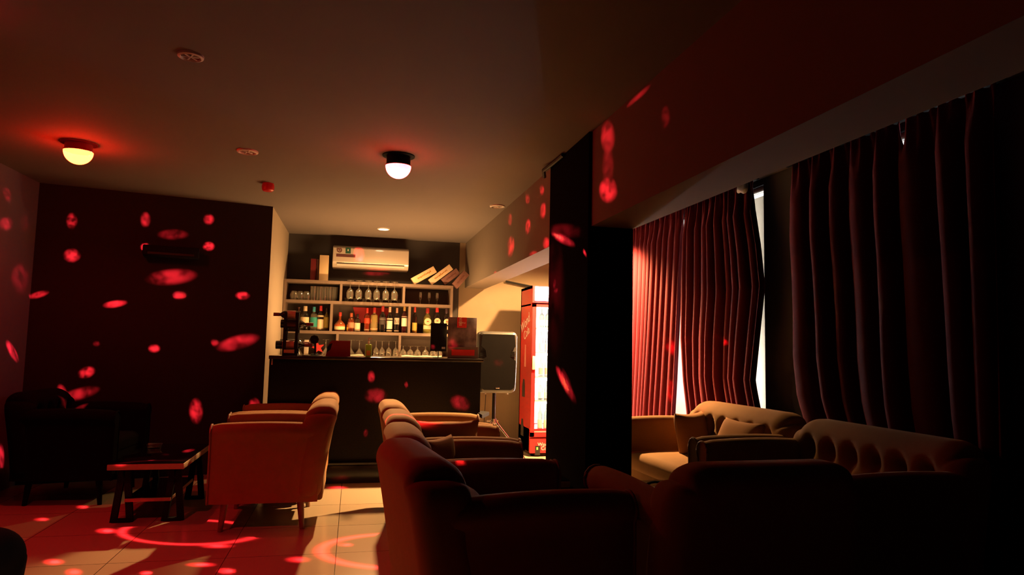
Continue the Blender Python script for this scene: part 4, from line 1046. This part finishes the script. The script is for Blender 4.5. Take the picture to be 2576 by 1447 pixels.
for q in ((1527, 345, 17, 36, 0, .45), (1527, 478, 22, 28, 0, .9), (1528, 420, 14, 50, 0, .15), (1283, 552, 5, 14, 0, .5), (1285, 620, 8, 24, 5, .8), (1327, 500, 5, 12, 0, .6), (1328, 570, 6, 18, 5, .9),
          (1363, 478, 5, 12, 0, .8), (1366, 530, 7, 18, 5, 1), (1345, 640, 12, 8, 0, .9), (1374, 612, 8, 14, 0, 1.0), (1246, 688, 4, 5, 0, .8), (1673, 295, 10, 26, 0, .10)):
    beam(2, *q[:5], q[5] * 1.8, X=XBm)
for q in ((1852, 172, 24, 16, -30, .05), (1912, 140, 22, 15, -30, .05)): beam(2, *q[:5], q[5], Z=CEIL)
for q in ((1690, 875, 12, 17, 0, .6), (1690, 985, 10, 25, 0, .5), (1822, 862, 7, 4, 0, .7)): beam(2, *q[:5], q[5] * 6, X=XCu)
beam(2, 2410, 1042, 42, 9, 40, 10, X=XCu)
beam(2, 1882, 1062, 16, 24, 0, 3, X=2.62); beam(2, 1872, 1086, 20, 12, 20, 3, X=2.55); beam(2, 1728, 1060, 12, 14, 20, 3, Y=5.05); beam(2, 1624, 1192, 8, 9, 0, 4, Z=.46)
beam(2, 1113, 1088, 7, 24, -22, 3, Y=4.56); beam(2, 1157, 1130, 8, 24, -25, 4, Y=3.80); beam(2, 1110, 1158, 28, 6, 30, 2.5, Z=.79)
beam(2, 903, 640, 12, 20, 0, 1.2, Y=8.17); beam(2, 950, 678, 30, 4, 0, 1.2, Y=8.17); beam(2, 1235, 770, 12, 4, 0, 1.0, Y=YB - .012)
beam(2, 1255, 915, 12, 10, 0, 2.0, Y=YSP); beam(2, 1180, 1262, 14, 10, 0, 3, Y=2.75)
# the two broad rings thrown on the floor by the outer lens of each lamp
def ring(lamp, px_, py, rx, ry, I, width=.07):
    o = beam(lamp, px_, py, rx, ry, 0, I, Z=0, blend=0)
    m3 = o.matrix_world.to_3x3(); s1, s2 = o['oval']
    ux, uy, uz = [m3.col[k].normalized() for k in range(3)]
    l = o.data; l.use_nodes = True; nt = l.node_tree; e = nt.nodes['Emission']
    geo = nt.nodes.new('ShaderNodeNewGeometry')
    def math_(op, a, b=None):
        n = nt.nodes.new('ShaderNodeMath'); n.operation = op
        for k, x in enumerate((a, b)):
            if x is None: continue
            if isinstance(x, (int, float)): n.inputs[k].default_value = x
            else: nt.links.new(x, n.inputs[k])
        return n.outputs[0]
    def dot(v):
        n = nt.nodes.new('ShaderNodeVectorMath'); n.operation = 'DOT_PRODUCT'; n.inputs[1].default_value = v
        nt.links.new(geo.outputs['Incoming'], n.inputs[0]); return n.outputs['Value']
    a = dot(uz)
    u = math_('DIVIDE', math_('DIVIDE', dot(ux), a), s1); v = math_('DIVIDE', math_('DIVIDE', dot(uy), a), s2)
    r = math_('SQRT', math_('ADD', math_('MULTIPLY', u, u), math_('MULTIPLY', v, v)))
    d = math_('DIVIDE', math_('SUBTRACT', r, 1.0), width)
    nt.links.new(math_('MULTIPLY', math_('POWER', 2.718, math_('MULTIPLY', math_('MULTIPLY', d, d), -1.0)), 1.0), e.inputs['Strength'])
    return o
ring(1, 470, 1337, 180, 33, 3.5)
ring(2, 1010, 1382, 203, 48, 5.5)
